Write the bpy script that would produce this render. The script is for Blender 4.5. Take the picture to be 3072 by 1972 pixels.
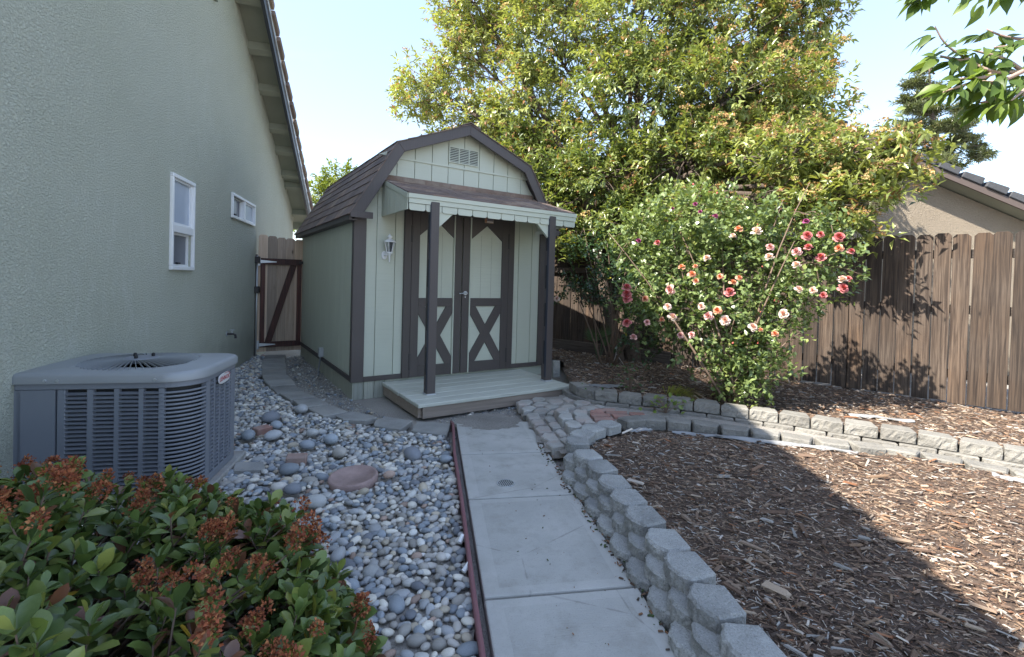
import bpy, bmesh, math, random
import numpy as np
from mathutils import Vector, Matrix
from mathutils.geometry import tessellate_polygon

RND = random.Random(11)
rng = np.random.default_rng(11)
scene = bpy.context.scene
COL = scene.collection
for o in list(bpy.data.objects):
    bpy.data.objects.remove(o, do_unlink=True)

# ------------------------------------------------------------------ camera
CAM_H = 1.2247
cam = bpy.data.cameras.new('camera')
cam.lens = 36.0 * 1428.57 / 3072.0
cam.sensor_width = 36.0
cam.shift_y = -121.15 / 3072.0
cam.clip_start = 0.05
cam.clip_end = 2000.0
cam_ob = bpy.data.objects.new('camera', cam)
COL.objects.link(cam_ob)
scene.camera = cam_ob
_p, _r = 0.0168, 0.0275                      # slight pitch down, slight roll
_right, _up, _fwd = Vector((1, 0, 0)), Vector((0, math.sin(_p), math.cos(_p))), Vector((0, math.cos(_p), -math.sin(_p)))
_rx = _right * math.cos(_r) + _up * math.sin(_r)
_ux = _up * math.cos(_r) - _right * math.sin(_r)
_m = Matrix((_rx, _ux, -_fwd)).transposed().to_4x4()
_m.translation = (0, 0, CAM_H)
cam_ob.matrix_world = _m
scene.render.resolution_x, scene.render.resolution_y = 1024, 657

# ------------------------------------------------------------------ sky, sun, exposure
SUN_TO = Vector((-0.90, -0.40, 1.0)).normalized()
world = bpy.data.worlds.new('World')
scene.world = world
world.use_nodes = True
wn = world.node_tree
sky = wn.nodes.new('ShaderNodeTexSky')
sky.sky_type = 'NISHITA'
sky.sun_disc = False
sky.sun_elevation = math.asin(SUN_TO.z)
sky.sun_rotation = math.atan2(SUN_TO.x, SUN_TO.y)
sky.air_density = 1.0
sky.dust_density = 0.6
sky.ozone_density = 1.2
bg = wn.nodes['Background']
bg.inputs[1].default_value = 0.15
# faint high cloud
tc = wn.nodes.new('ShaderNodeTexCoord')
mp = wn.nodes.new('ShaderNodeMapping'); mp.inputs['Scale'].default_value = (1.0, 1.0, 3.2)
nz = wn.nodes.new('ShaderNodeTexNoise'); nz.inputs['Scale'].default_value = 2.1; nz.inputs['Detail'].default_value = 7; nz.inputs['Distortion'].default_value = 0.5
cr = wn.nodes.new('ShaderNodeValToRGB'); cr.color_ramp.elements[0].position = 0.56; cr.color_ramp.elements[1].position = 0.85
cr.color_ramp.elements[1].color = (0.55, 0.55, 0.55, 1)
mx = wn.nodes.new('ShaderNodeMix'); mx.data_type = 'RGBA'
wn.links.new(tc.outputs['Generated'], mp.inputs['Vector']); wn.links.new(mp.outputs[0], nz.inputs['Vector'])
wn.links.new(nz.outputs['Fac'], cr.inputs[0]); wn.links.new(cr.outputs[0], mx.inputs[0])
veil = wn.nodes.new('ShaderNodeMix'); veil.data_type = 'RGBA'; veil.inputs[0].default_value = 0.6   # even thin haze over the whole sky
wn.links.new(sky.outputs[0], veil.inputs[6]); veil.inputs[7].default_value = (0.76, 0.87, 1.12, 1)
wn.links.new(veil.outputs[2], mx.inputs[6]); mx.inputs[7].default_value = (1.5, 1.55, 1.65, 1)
wn.links.new(mx.outputs[2], bg.inputs[0])

sun = bpy.data.lights.new('sun', 'SUN')
sun.energy = 2.7
sun.angle = math.radians(0.5)
sun.color = (1.0, 0.93, 0.82)
sun_ob = bpy.data.objects.new('sun', sun)
sun_ob.rotation_euler = (-SUN_TO).to_track_quat('-Z', 'Y').to_euler()
sun_ob.location = (-6, -4, 9)
COL.objects.link(sun_ob)

vs = scene.view_settings
vs.view_transform = 'Standard'
vs.look = 'None'
vs.gamma = 1.0
vs.use_curve_mapping = False
vs.exposure = 2.4
scene.cycles.max_bounces = 6
scene.cycles.diffuse_bounces = 4
scene.cycles.glossy_bounces = 2
scene.cycles.transmission_bounces = 4

# ------------------------------------------------------------------ helpers
def tag(o, label=None, cat=None, group=None, kind=None):
    if label: o['label'] = label
    if cat: o['category'] = cat
    if group: o['group'] = group
    if kind: o['kind'] = kind
    return o

def empty(name, loc=(0, 0, 0), rz=0.0, label=None, cat=None, group=None):
    o = bpy.data.objects.new(name, None)
    o.empty_display_size = 0.1
    o.location = loc; o.rotation_euler = (0, 0, rz)
    COL.objects.link(o)
    return tag(o, label, cat, group)

def add(name, me, mat, parent=None, loc=None, rot=None, scl=None, color=None):
    o = bpy.data.objects.new(name, me)
    if mat is not None:
        if not me.materials: me.materials.append(mat)
        elif me.materials[0] is not mat:
            o.material_slots[0].link = 'OBJECT'; o.material_slots[0].material = mat
    if loc is not None: o.location = loc
    if rot is not None: o.rotation_euler = rot
    if scl is not None: o.scale = scl
    if color is not None: o.color = (*color, 1)
    COL.objects.link(o)
    if parent is not None: o.parent = parent
    return o

def npmesh(name, V, F, C=None, smooth=False):
    me = bpy.data.meshes.new(name)
    V = np.asarray(V, 'f'); F = np.asarray(F, 'i')
    me.vertices.add(len(V)); me.vertices.foreach_set('co', V.ravel())
    k = F.shape[1]
    me.loops.add(F.size); me.loops.foreach_set('vertex_index', F.ravel())
    me.polygons.add(len(F)); me.polygons.foreach_set('loop_start', np.arange(len(F), dtype='i') * k)
    me.polygons.foreach_set('use_smooth', np.full(len(F), smooth, dtype=bool))
    me.update(calc_edges=True)
    if C is not None:
        a = me.color_attributes.new('Col', 'FLOAT_COLOR', 'POINT')
        rgba = np.ones((len(V), 4), 'f'); rgba[:, :3] = C
        a.data.foreach_set('color', rgba.ravel())
    return me

def instance(tv, tf, pos, mats, scl, cols):
    """bake copies of one template: pos (N,3), mats (N,3,3) columns = axes, scl (N,3)"""
    tv = np.asarray(tv, float); tf = np.asarray(tf, int)
    N, n = len(pos), len(tv)
    V = np.einsum('nij,nkj->nki', mats, tv[None] * scl[:, None, :]) + pos[:, None, :]
    F = tf[None] + (np.arange(N) * n)[:, None, None]
    C = np.repeat(cols, n, axis=0)
    return V.reshape(-1, 3), F.reshape(-1, tf.shape[1]), C

def cat(parts):
    Vs, Fs, Cs, k = [], [], [], 0
    for V, F, C in parts:
        Vs.append(V); Fs.append(F + k); Cs.append(C); k += len(V)
    return np.concatenate(Vs), np.concatenate(Fs), np.concatenate(Cs)

def unit(v):
    return v / np.maximum(np.linalg.norm(v, axis=-1, keepdims=True), 1e-9)

def frames(y, up):
    y = unit(y); x = unit(np.cross(y, up)); z = np.cross(x, y)
    return np.stack([x, y, z], axis=-1)

def rotz_frames(a):
    c, s, o, i = np.cos(a), np.sin(a), np.zeros_like(a), np.ones_like(a)
    return np.stack([np.stack([c, -s, o], -1), np.stack([s, c, o], -1), np.stack([o, o, i], -1)], -2)

class MB:
    """collects boxes, prisms, tubes into one mesh"""
    def __init__(s): s.v, s.f = [], []
    def _add(s, vs, fs):
        k = len(s.v); s.v += [tuple(v) for v in vs]; s.f += [tuple(i + k for i in f) for f in fs]; return s
    def box(s, x0, x1, y0, y1, z0, z1, m=None):
        vs = [Vector((x, y, z)) for z in (z0, z1) for y in (y0, y1) for x in (x0, x1)]
        if m is not None: vs = [m @ v for v in vs]
        return s._add(vs, [(0, 2, 3, 1), (4, 5, 7, 6), (0, 1, 5, 4), (2, 6, 7, 3), (0, 4, 6, 2), (1, 3, 7, 5)])
    def prism(s, poly, lo, hi, ax='z', m=None):
        """poly 2D extruded along ax between lo and hi"""
        n = len(poly)
        def P(p, t):
            v = Vector((p[0], p[1], t)) if ax == 'z' else (Vector((p[0], t, p[1])) if ax == 'y' else Vector((t, p[0], p[1])))
            return m @ v if m is not None else v
        vs = [P(p, lo) for p in poly] + [P(p, hi) for p in poly]
        fs = [tuple(range(n))[::-1], tuple(range(n, 2 * n))] + [(i, (i + 1) % n, n + (i + 1) % n, n + i) for i in range(n)]
        return s._add(vs, fs)
    def bar(s, a, b, w, h, up=(0, 0, 1)):
        """beam from a to b, w across, h along up"""
        a, b = Vector(a), Vector(b); y = (b - a); L = y.length; y.normalize()
        x = y.cross(Vector(up)).normalized(); z = x.cross(y)
        m = Matrix((x, y, z)).transposed().to_4x4(); m.translation = a
        return s.box(-w / 2, w / 2, 0, L, -h / 2, h / 2, m)
    def tube(s, pts, rad, n=8, cap=True):
        pts = [Vector(p) for p in pts]
        if not hasattr(rad, '__len__'): rad = [rad] * len(pts)
        t0 = (pts[1] - pts[0]).normalized()
        ref = Vector((0, 0, 1)) if abs(t0.z) < .9 else Vector((1, 0, 0))
        vs, fs = [], []
        for i, p in enumerate(pts):
            t = (pts[min(i + 1, len(pts) - 1)] - pts[max(i - 1, 0)]).normalized()
            x = t.cross(ref).normalized(); y = x.cross(t)
            for k in range(n):
                a = 2 * math.pi * k / n
                vs.append(p + (x * math.cos(a) + y * math.sin(a)) * rad[i])
        for i in range(len(pts) - 1):
            for k in range(n):
                fs.append((i * n + k, i * n + (k + 1) % n, (i + 1) * n + (k + 1) % n, (i + 1) * n + k))
        if cap: fs += [tuple(range(n))[::-1], tuple(range(len(vs) - n, len(vs)))]
        return s._add(vs, fs)
    def lathe(s, prof, n=20, c=(0, 0, 0), cap=True):
        """prof: list of (r, z)"""
        vs, fs = [], []
        for r, z in prof:
            for k in range(n):
                a = 2 * math.pi * k / n
                vs.append((c[0] + r * math.cos(a), c[1] + r * math.sin(a), c[2] + z))
        for i in range(len(prof) - 1):
            for k in range(n):
                fs.append((i * n + k, i * n + (k + 1) % n, (i + 1) * n + (k + 1) % n, (i + 1) * n + k))
        if cap: fs += [tuple(range(n))[::-1], tuple(range(len(vs) - n, len(vs)))]
        return s._add(vs, fs)
    def mesh(s, name='m', bevel=0.0, smooth=False, seg=1):
        me = bpy.data.meshes.new(name)
        me.from_pydata([tuple(v) for v in s.v], [], s.f)
        bm = bmesh.new(); bm.from_mesh(me)
        bmesh.ops.recalc_face_normals(bm, faces=bm.faces)
        if bevel > 0:
            es = [e for e in bm.edges if len(e.link_faces) == 2 and e.calc_face_angle(0) > 0.5]
            bmesh.ops.bevel(bm, geom=es, offset=bevel, segments=seg, affect='EDGES', profile=0.5, clamp_overlap=True)
        if smooth:
            for f in bm.faces: f.smooth = True
        bm.to_mesh(me); bm.free()
        return me
    def build(s, name, mat, parent=None, bevel=0.0, smooth=False, color=None, seg=1):
        return add(name, s.mesh(name, bevel, smooth, seg), mat, parent, color=color)

# ------------------------------------------------------------------ materials
def nm(name):
    m = bpy.data.materials.new(name); m.use_nodes = True
    nt = m.node_tree
    return m, nt, nt.nodes['Principled BSDF']

def L(nt, a, b): nt.links.new(a, b)

def coord(nt, kind='Object', scale=(1, 1, 1), rand=0.0, rot=(0, 0, 0)):
    t = nt.nodes.new('ShaderNodeTexCoord')
    out = t.outputs[kind]
    if rand:
        oi = nt.nodes.new('ShaderNodeObjectInfo')
        mu = nt.nodes.new('ShaderNodeMath'); mu.operation = 'MULTIPLY'; mu.inputs[1].default_value = rand
        L(nt, oi.outputs['Random'], mu.inputs[0])
        va = nt.nodes.new('ShaderNodeVectorMath'); va.operation = 'ADD'
        L(nt, out, va.inputs[0]); L(nt, mu.outputs[0], va.inputs[1]); out = va.outputs[0]
    mp = nt.nodes.new('ShaderNodeMapping'); mp.inputs['Scale'].default_value = scale; mp.inputs['Rotation'].default_value = rot
    L(nt, out, mp.inputs['Vector'])
    return mp.outputs[0]

def noise(nt, vec, scale, detail=4, rough=0.55, dist=0.0):
    n = nt.nodes.new('ShaderNodeTexNoise')
    n.inputs['Scale'].default_value = scale; n.inputs['Detail'].default_value = detail
    n.inputs['Roughness'].default_value = rough; n.inputs['Distortion'].default_value = dist
    L(nt, vec, n.inputs['Vector'])
    return n.outputs['Fac']

def voro(nt, vec, scale, feature='F1', out='Distance', rand=1.0):
    n = nt.nodes.new('ShaderNodeTexVoronoi'); n.feature = feature
    n.inputs['Scale'].default_value = scale; n.inputs['Randomness'].default_value = rand
    L(nt, vec, n.inputs['Vector'])
    return n.outputs[out]

def ramp(nt, fac, stops, interp='LINEAR'):
    r = nt.nodes.new('ShaderNodeValToRGB'); r.color_ramp.interpolation = interp
    el = r.color_ramp.elements
    while len(el) < len(stops): el.new(0.5)
    for e, (p, c) in zip(el, stops):
        e.position = p
        e.color = (c, c, c, 1) if not hasattr(c, '__len__') else (*c, 1)
    L(nt, fac, r.inputs[0])
    return r.outputs[0]

def mix(nt, fac, a, b, mode='MIX'):
    n = nt.nodes.new('ShaderNodeMix'); n.data_type = 'RGBA'; n.blend_type = mode
    for sock, v in ((n.inputs[0], fac), (n.inputs[6], a), (n.inputs[7], b)):
        if hasattr(v, 'is_linked'): L(nt, v, sock)
        elif hasattr(v, '__len__'): sock.default_value = (*v, 1)
        else: sock.default_value = v
    return n.outputs[2]

def math_(nt, op, a, b=0.0):
    n = nt.nodes.new('ShaderNodeMath'); n.operation = op
    for sock, v in ((n.inputs[0], a), (n.inputs[1], b)):
        if hasattr(v, 'is_linked'): L(nt, v, sock)
        else: sock.default_value = v
    return n.outputs[0]

def bump(nt, b, h, strength, dist, prev=None):
    n = nt.nodes.new('ShaderNodeBump'); n.inputs['Strength'].default_value = strength; n.inputs['Distance'].default_value = dist
    L(nt, h, n.inputs['Height'])
    if prev is not None: L(nt, prev, n.inputs['Normal'])
    L(nt, n.outputs[0], b.inputs['Normal'])
    return n.outputs[0]

def orand(nt):
    return nt.nodes.new('ShaderNodeObjectInfo').outputs['Random']

def ocolor(nt):
    return nt.nodes.new('ShaderNodeObjectInfo').outputs['Color']

def acolor(nt):
    n = nt.nodes.new('ShaderNodeVertexColor'); n.layer_name = 'Col'
    return n.outputs['Color']

def dark(c, k): return tuple(x * k for x in c)

def m_stucco(name, base, pale, edge, scale=1.0, streak=0.6):
    m, nt, b = nm(name)
    v = coord(nt)
    big = noise(nt, v, 0.8, 3)
    c = mix(nt, ramp(nt, big, [(0.35, 0.0), (0.7, 1.0)]), base, edge)
    vs = coord(nt, scale=(1, 3.4, 1.0))
    st = noise(nt, vs, 3.4, 8, 0.75, 0.5)
    patch = noise(nt, coord(nt, scale=(1, .8, .5)), 0.55, 2)
    msk = math_(nt, 'MULTIPLY', ramp(nt, st, [(0.50, 0.0), (0.72, 1.0)]), ramp(nt, patch, [(0.42, 0.0), (0.62, streak)]))
    c = mix(nt, msk, c, pale)
    fine = noise(nt, v, 75 * scale, 4)
    c = mix(nt, ramp(nt, fine, [(0.3, 0.22), (0.6, 0.0)]), c, dark(base, 0.6))  # crevice shade put into the colour: low spots go darker
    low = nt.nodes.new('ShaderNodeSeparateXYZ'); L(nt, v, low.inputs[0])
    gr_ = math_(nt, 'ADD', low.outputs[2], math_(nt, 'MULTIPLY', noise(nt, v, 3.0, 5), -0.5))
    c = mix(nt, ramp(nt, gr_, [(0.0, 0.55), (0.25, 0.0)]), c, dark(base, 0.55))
    L(nt, c, b.inputs['Base Color']); b.inputs['Roughness'].default_value = 0.9
    n1 = noise(nt, coord(nt, scale=(1, 1, 1.35)), 62 * scale, 4, 0.62, 0.7)
    p1 = ramp(nt, n1, [(0.28, 0.0), (0.5, 0.6), (0.62, 0.85), (0.8, 1.0)])
    k = bump(nt, b, p1, 1.0, 0.009 / scale)
    bump(nt, b, fine, 0.35, 0.003, k)
    return m

def m_paint(name, base, rough=0.6, var=0.12, grain=None, rand=5.0, bmp=0.25, dirt=0.15):
    """painted wood: base colour, light grain relief along one axis ('x','y','z')"""
    m, nt, b = nm(name)
    sc = {'x': (2, 40, 40), 'y': (40, 2, 40), 'z': (40, 40, 2), None: (12, 12, 12)}[grain]
    v = coord(nt, scale=sc, rand=rand)
    g = noise(nt, v, 1.4, 5, 0.6)
    big = noise(nt, coord(nt, rand=rand), 1.7, 4)
    c = mix(nt, ramp(nt, big, [(0.3, 0.0), (0.7, 1.0)]), dark(base, 1 - var), dark(base, 1 + var))
    c = mix(nt, ramp(nt, g, [(0.30, dirt), (0.5, 0.0)]), c, dark(base, 0.55))
    c = mix(nt, orand(nt), c, dark(base, 1 - var * 0.6))
    L(nt, c, b.inputs['Base Color']); b.inputs['Roughness'].default_value = rough
    bump(nt, b, g, bmp, 0.004)
    return m

def m_wood(name, a, bcol, dark_c, grain='z', rand=9.0, rough=0.85, knots=True, gray=None, bmp=0.5, streak=0.85):
    m, nt, b = nm(name)
    idx = {'x': 0, 'y': 1, 'z': 2}[grain]
    sc = [34, 34, 34]; sc[idx] = 1.1
    v = coord(nt, scale=tuple(sc), rand=rand)
    g = noise(nt, v, 1.6, 7, 0.62, 0.6)
    sc2 = [9, 9, 9]; sc2[idx] = 1.2
    g2 = noise(nt, coord(nt, scale=tuple(sc2), rand=rand), 1.0, 3)
    c = mix(nt, ramp(nt, g2, [(0.3, 0.0), (0.7, 1.0)]), a, bcol)
    if gray is not None:
        c = mix(nt, math_(nt, 'MULTIPLY', ramp(nt, noise(nt, coord(nt, rand=rand), 1.3, 4), [(0.35, 0.0), (0.65, 1.0)]), 0.75), c, gray)
    gf = noise(nt, coord(nt, scale=tuple(q * (3.2 if i != idx else 1.6) for i, q in enumerate(sc)), rand=rand), 1.0, 4, 0.6)
    c = mix(nt, ramp(nt, g, [(0.36, streak), (0.58, 0.0)]), c, dark_c)
    c = mix(nt, ramp(nt, gf, [(0.38, streak * .8), (0.52, 0.0)]), c, dark(dark_c, 1.1))
    r = orand(nt)
    c = mix(nt, 1.0, c, mix(nt, r, (0.62, 0.62, 0.64), (1.3, 1.25, 1.2)), 'MULTIPLY')
    h = g
    if knots:
        sk = [7, 7, 7]; sk[idx] = 2.6
        d = voro(nt, coord(nt, scale=tuple(sk), rand=rand * 3.1), 0.9)
        kn = ramp(nt, d, [(0.05, 1.0), (0.085, 0.25), (0.16, 0.0)])
        c = mix(nt, kn, c, dark(dark_c, 0.45))
    L(nt, c, b.inputs['Base Color']); b.inputs['Roughness'].default_value = rough
    bump(nt, b, h, bmp, 0.006)
    return m

def m_grit(name, base, rough=0.92, var=0.2, speck=0.35, fs=160, bmp=0.5, bd=0.004, big=3.0, src=None, tint=None, rand=7.0, coarse=0):
    """concrete, stone, asphalt shingle: speckled and pitted"""
    m, nt, b = nm(name)
    v = coord(nt, rand=rand)
    bg_ = noise(nt, v, big, 5, 0.6)
    f = noise(nt, v, fs, 3, 0.7)
    f2 = noise(nt, v, fs * 0.33, 4, 0.6)
    cb = base
    if src == 'obj': cb = ocolor(nt)
    if src == 'attr': cb = acolor(nt)
    lo = mix(nt, 1.0, cb, (1 - var,) * 3, 'MULTIPLY'); hi = mix(nt, 1.0, cb, (1 + var,) * 3, 'MULTIPLY')
    c = mix(nt, ramp(nt, bg_, [(0.3, 0.0), (0.7, 1.0)]), lo, hi)
    if tint is not None:
        c = mix(nt, ramp(nt, noise(nt, v, big * 0.6, 4), [(0.45, 0.0), (0.7, 0.8)]), c, tint)
    if src is None: c = mix(nt, 1.0, c, mix(nt, orand(nt), (1 - var * .8,) * 3, (1 + var * .6,) * 3), 'MULTIPLY')
    c = mix(nt, math_(nt, 'MULTIPLY', ramp(nt, f, [(0.30, 1.0), (0.46, 0.0)]), speck), c, mix(nt, 1.0, c, (0.3,) * 3, 'MULTIPLY'))
    c = mix(nt, math_(nt, 'MULTIPLY', ramp(nt, f, [(0.58, 0.0), (0.74, 1.0)]), speck), c, mix(nt, 1.0, c, (1.8,) * 3, 'MULTIPLY'))
    L(nt, c, b.inputs['Base Color']); b.inputs['Roughness'].default_value = rough
    k = bump(nt, b, f2, bmp, bd)
    if coarse: k = bump(nt, b, noise(nt, v, coarse, 5, .65), 0.9, bd * 3, k)
    bump(nt, b, f, bmp * 0.6, bd * 0.4, k)
    return m

def m_leaf(name, src='attr', rough=0.42, trans=0.3, spec=0.5, veins=False):
    m, nt, b = nm(name)
    c0 = acolor(nt) if src == 'attr' else ocolor(nt)
    c = c0
    if veins:
        v = coord(nt)
        n = noise(nt, v, 18, 3)
        c = mix(nt, ramp(nt, n, [(0.3, 0.0), (0.7, 0.35)]), c0, mix(nt, 1.0, c0, (0.62, 0.72, 0.55), 'MULTIPLY'))
    L(nt, c, b.inputs['Base Color'])
    b.inputs['Roughness'].default_value = rough
    b.inputs['Specular IOR Level'].default_value = spec
    if trans > 0:
        t = nt.nodes.new('ShaderNodeBsdfTranslucent')
        L(nt, mix(nt, 1.0, c, (1.25, 1.25, 0.55), 'MULTIPLY'), t.inputs[0])
        ms = nt.nodes.new('ShaderNodeMixShader'); ms.inputs[0].default_value = trans
        L(nt, b.outputs[0], ms.inputs[1]); L(nt, t.outputs[0], ms.inputs[2])
        L(nt, ms.outputs[0], nt.nodes['Material Output'].inputs[0])
    return m

def m_flat(name, base, rough=0.5, metal=0.0, src=None, spec=0.5):
    m, nt, b = nm(name)
    if src == 'obj': L(nt, ocolor(nt), b.inputs['Base Color'])
    elif src == 'attr': L(nt, acolor(nt), b.inputs['Base Color'])
    else: b.inputs['Base Color'].default_value = (*base, 1)
    b.inputs['Roughness'].default_value = rough; b.inputs['Metallic'].default_value = metal
    b.inputs['Specular IOR Level'].default_value = spec
    return m

def m_metal_paint(name, base, rough=0.45, metal=0.0, dust=0.25):
    m, nt, b = nm(name)
    v = coord(nt, rand=3)
    n = noise(nt, v, 3.0, 6, 0.65)
    c = mix(nt, ramp(nt, n, [(0.35, 0.0), (0.75, dust)]), base, tuple(min(1, x * 1.5 + .05) for x in base))
    L(nt, c, b.inputs['Base Color'])
    L(nt, ramp(nt, n, [(0.3, rough), (0.7, min(1, rough + .22))]), b.inputs['Roughness'])
    b.inputs['Metallic'].default_value = metal
    return m

SAGE = (0.545, 0.57, 0.475)
DARKTRIM = (0.092, 0.077, 0.074)
MT = {}
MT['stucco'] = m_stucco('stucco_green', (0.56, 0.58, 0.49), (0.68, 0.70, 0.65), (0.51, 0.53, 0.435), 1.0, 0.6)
MT['stucco_tan'] = m_stucco('stucco_tan', (0.31, 0.26, 0.20), (0.38, 0.33, 0.27), (0.28, 0.235, 0.18), 0.8, 0.4)
MT['soffit'] = m_paint('soffit_paint', (0.27, 0.28, 0.22), 0.7)
MT['barge'] = m_metal_paint('barge_paint', (0.035, 0.04, 0.05), 0.35)
MT['twine'] = m_flat('bud_green', (.10, .15, .05), .6)
MT['tile'] = m_grit('roof_tile', (0.20, 0.15, 0.13), big=4, fs=60, tint=(0.32, 0.24, 0.17))
MT['tile_grey'] = m_grit('roof_tile_grey', (0.065, 0.068, 0.075), big=5, fs=50)
MT['fascia_brown'] = m_paint('fascia_brown', (0.11, 0.083, 0.072), 0.6)
MT['vinyl'] = m_flat('window_vinyl', (0.78, 0.79, 0.80), 0.4)
MT['siding'] = m_paint('siding_sage', SAGE, 0.62, 0.05, 'x', 6, 0.3, 0.10)
MT['siding_v'] = m_paint('siding_sage_upright', SAGE, 0.62, 0.06, 'z', 6, 0.35, 0.22)
MT['trim'] = m_paint('trim_dark_brown', DARKTRIM, 0.55, 0.15, 'z', 6, 0.4, 0.2)
MT['shingle'] = m_grit('asphalt_shingle', (0.18, 0.135, 0.118), fs=240, speck=0.55, big=6, bmp=0.6, bd=0.003, rand=11)
MT['shingle_warm'] = m_grit('asphalt_shingle_warm', (0.22, 0.15, 0.115), fs=240, speck=0.55, big=9, bd=0.003, rand=11, tint=(0.32, 0.27, 0.22))
MT['deck'] = m_paint('deck_paint', (0.56, 0.57, 0.50), 0.75, 0.14, 'x', 6, 0.8, 0.75)
MT['rawwood'] = m_wood('raw_board', (0.52, 0.43, 0.35), (0.44, 0.36, 0.29), (0.30, 0.24, 0.19), 'x', knots=False, streak=.5)
MT['skirt'] = m_wood('skirt_board', (0.48, 0.50, 0.43), (0.42, 0.44, 0.38), (0.26, 0.27, 0.23), 'z', streak=.5)
MT['fence'] = m_wood('fence_board', (0.060, 0.037, 0.022), (0.098, 0.063, 0.040), (0.018, 0.011, 0.008), 'z', 13, gray=(0.112, 0.090, 0.073), bmp=0.9)
MT['fence_rail'] = m_wood('fence_rail', (0.07, 0.055, 0.045), (0.10, 0.08, 0.065), (0.03, 0.022, 0.018), 'x', 13, knots=False, gray=(0.10, 0.09, 0.082))
MT['picket'] = m_wood('gate_picket', (0.50, 0.40, 0.32), (0.58, 0.46, 0.35), (0.34, 0.25, 0.19), 'z', 17, streak=.5)
MT['gateframe'] = m_wood('gate_frame_redwood', (0.105, 0.035, 0.025), (0.075, 0.024, 0.02), (0.035, 0.014, 0.012), 'z', 5, rough=0.6, knots=False)
MT['galv'] = m_metal_paint('galvanised', (0.55, 0.57, 0.6), 0.4, 0.8)
MT['iron'] = m_metal_paint('dark_iron', (0.05, 0.045, 0.045), 0.5, 0.3)
MT['block_sun_tone'] = m_grit('wall_block_sun_tone', (0.225, 0.215, 0.193), fs=170, big=7, speck=0.45, bmp=0.8, bd=0.005, coarse=34)  # block colour darkened and warmed to suit the walls standing in sun
MT['block'] = m_grit('wall_block', (0.33, 0.33, 0.315), fs=170, big=7, speck=0.7, bmp=0.8, bd=0.005, coarse=34)
MT['paver'] = m_grit('grey_paver', (0.37, 0.36, 0.335), fs=190, big=8, speck=0.4, bmp=0.7, bd=0.004, tint=(0.42, 0.34, 0.30))
MT['brick'] = m_grit('red_brick', (0.34, 0.19, 0.155), fs=140, big=9, speck=0.3, bmp=0.5, tint=(0.30, 0.24, 0.21))
MT['slate'] = m_grit('slate_stone', (0.29, 0.285, 0.27), fs=70, big=5, speck=0.2, bmp=0.6, bd=0.005, tint=(0.34, 0.32, 0.29))
MT['pebble_o'] = m_grit('pebble_single', (0.3, 0.3, 0.3), 0.75, 0.16, 0.22, 190, 0.25, 0.002, 30, 'obj', rand=19)
MT['pebble_a'] = m_grit('pebble_mass', (0.3, 0.3, 0.3), 0.75, 0.16, 0.22, 190, 0.25, 0.002, 30, 'attr')
MT['chip_o'] = m_grit('wood_chip_single', (0.3, 0.3, 0.3), 0.9, 0.22, 0.3, 160, 0.6, 0.003, 40, 'obj', rand=19)
MT['chip_a'] = m_grit('wood_chip_mass', (0.3, 0.3, 0.3), 0.9, 0.22, 0.3, 160, 0.6, 0.003, 40, 'attr')
MT['soil'] = m_grit('mulch_soil', (0.075, 0.05, 0.036), fs=90, big=9, speck=0.5, bmp=1.0, bd=0.01, tint=(0.12, 0.085, 0.06))
MT['dirt'] = m_grit('gravelly_dirt', (0.34, 0.315, 0.285), fs=120, big=2.2, speck=0.6, bmp=1.0, bd=0.008, tint=(0.42, 0.39, 0.355), coarse=55)
MT['acmetal'] = m_metal_paint('ac_paint', (0.215, 0.23, 0.265), 0.42, 0.15, 0.12)
MT['acdark'] = m_flat('ac_coil_dark', (0.012, 0.013, 0.015), 0.6)
MT['white'] = m_flat('white_enamel', (0.80, 0.80, 0.80), 0.35)
MT['black'] = m_flat('black_rubber', (0.015, 0.015, 0.017), 0.6)
MT['bark'] = m_grit('bark', (0.12, 0.09, 0.07), fs=60, big=12, bmp=1.0, bd=0.02, coarse=20)
MT['twig'] = m_flat('twig', (0.16, 0.11, 0.08), 0.8)
MT['twig_pale'] = m_flat('twig_pale', (0.36, 0.25, 0.2), 0.7)
MT['leaf'] = m_leaf('leaf_mass', 'attr', 0.30, 0.34, 0.7)
MT['leaf_rose'] = m_leaf('leaf_rose', 'attr', 0.32, 0.28, 0.6)
MT['leaf_shrub'] = m_leaf('leaf_shrub_mass', 'attr', 0.33, 0.14, 0.55, True)
MT['leaf_shrub_o'] = m_leaf('leaf_shrub_single', 'obj', 0.33, 0.14, 0.55, True)
MT['leaf_cherry'] = m_leaf('leaf_cherry', 'obj', 0.45, 0.42, 0.4, True)
MT['dry'] = m_leaf('dry_blossom', 'attr', 0.8, 0.15, 0.2)
MT['petal'] = m_leaf('petal', 'attr', 0.6, 0.25, 0.25)
# ------------------------------------------------------------------ ground
def grid_sheet(poly_bb, step, zf, keep=None):
    x0, x1, y0, y1 = poly_bb
    xs = np.arange(x0, x1 + step / 2, step); ys = np.arange(y0, y1 + step / 2, step)
    X, Y = np.meshgrid(xs, ys)
    Z = zf(X, Y)
    V = np.stack([X, Y, Z], -1).reshape(-1, 3)
    nx, ny = len(xs), len(ys)
    i = np.arange(nx * ny).reshape(ny, nx)
    F = np.stack([i[:-1, :-1], i[:-1, 1:], i[1:, 1:], i[1:, :-1]], -1).reshape(-1, 4)
    if keep is not None:
        c = V[F].mean(1)
        F = F[keep(c[:, 0], c[:, 1])]
        u, inv = np.unique(F, return_inverse=True)
        V = V[u]; F = inv.reshape(F.shape)
    return V, F

def inpoly(px, py, poly):
    px = np.asarray(px, float); py = np.asarray(py, float)
    r = np.zeros(px.shape, bool); n = len(poly)
    for i in range(n):
        x1, y1 = poly[i]; x2, y2 = poly[(i + 1) % n]
        c = ((y1 > py) != (y2 > py)) & (px < (x2 - x1) * (py - y1) / (y2 - y1 + 1e-12) + x1)
        r ^= c
    return r

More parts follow.
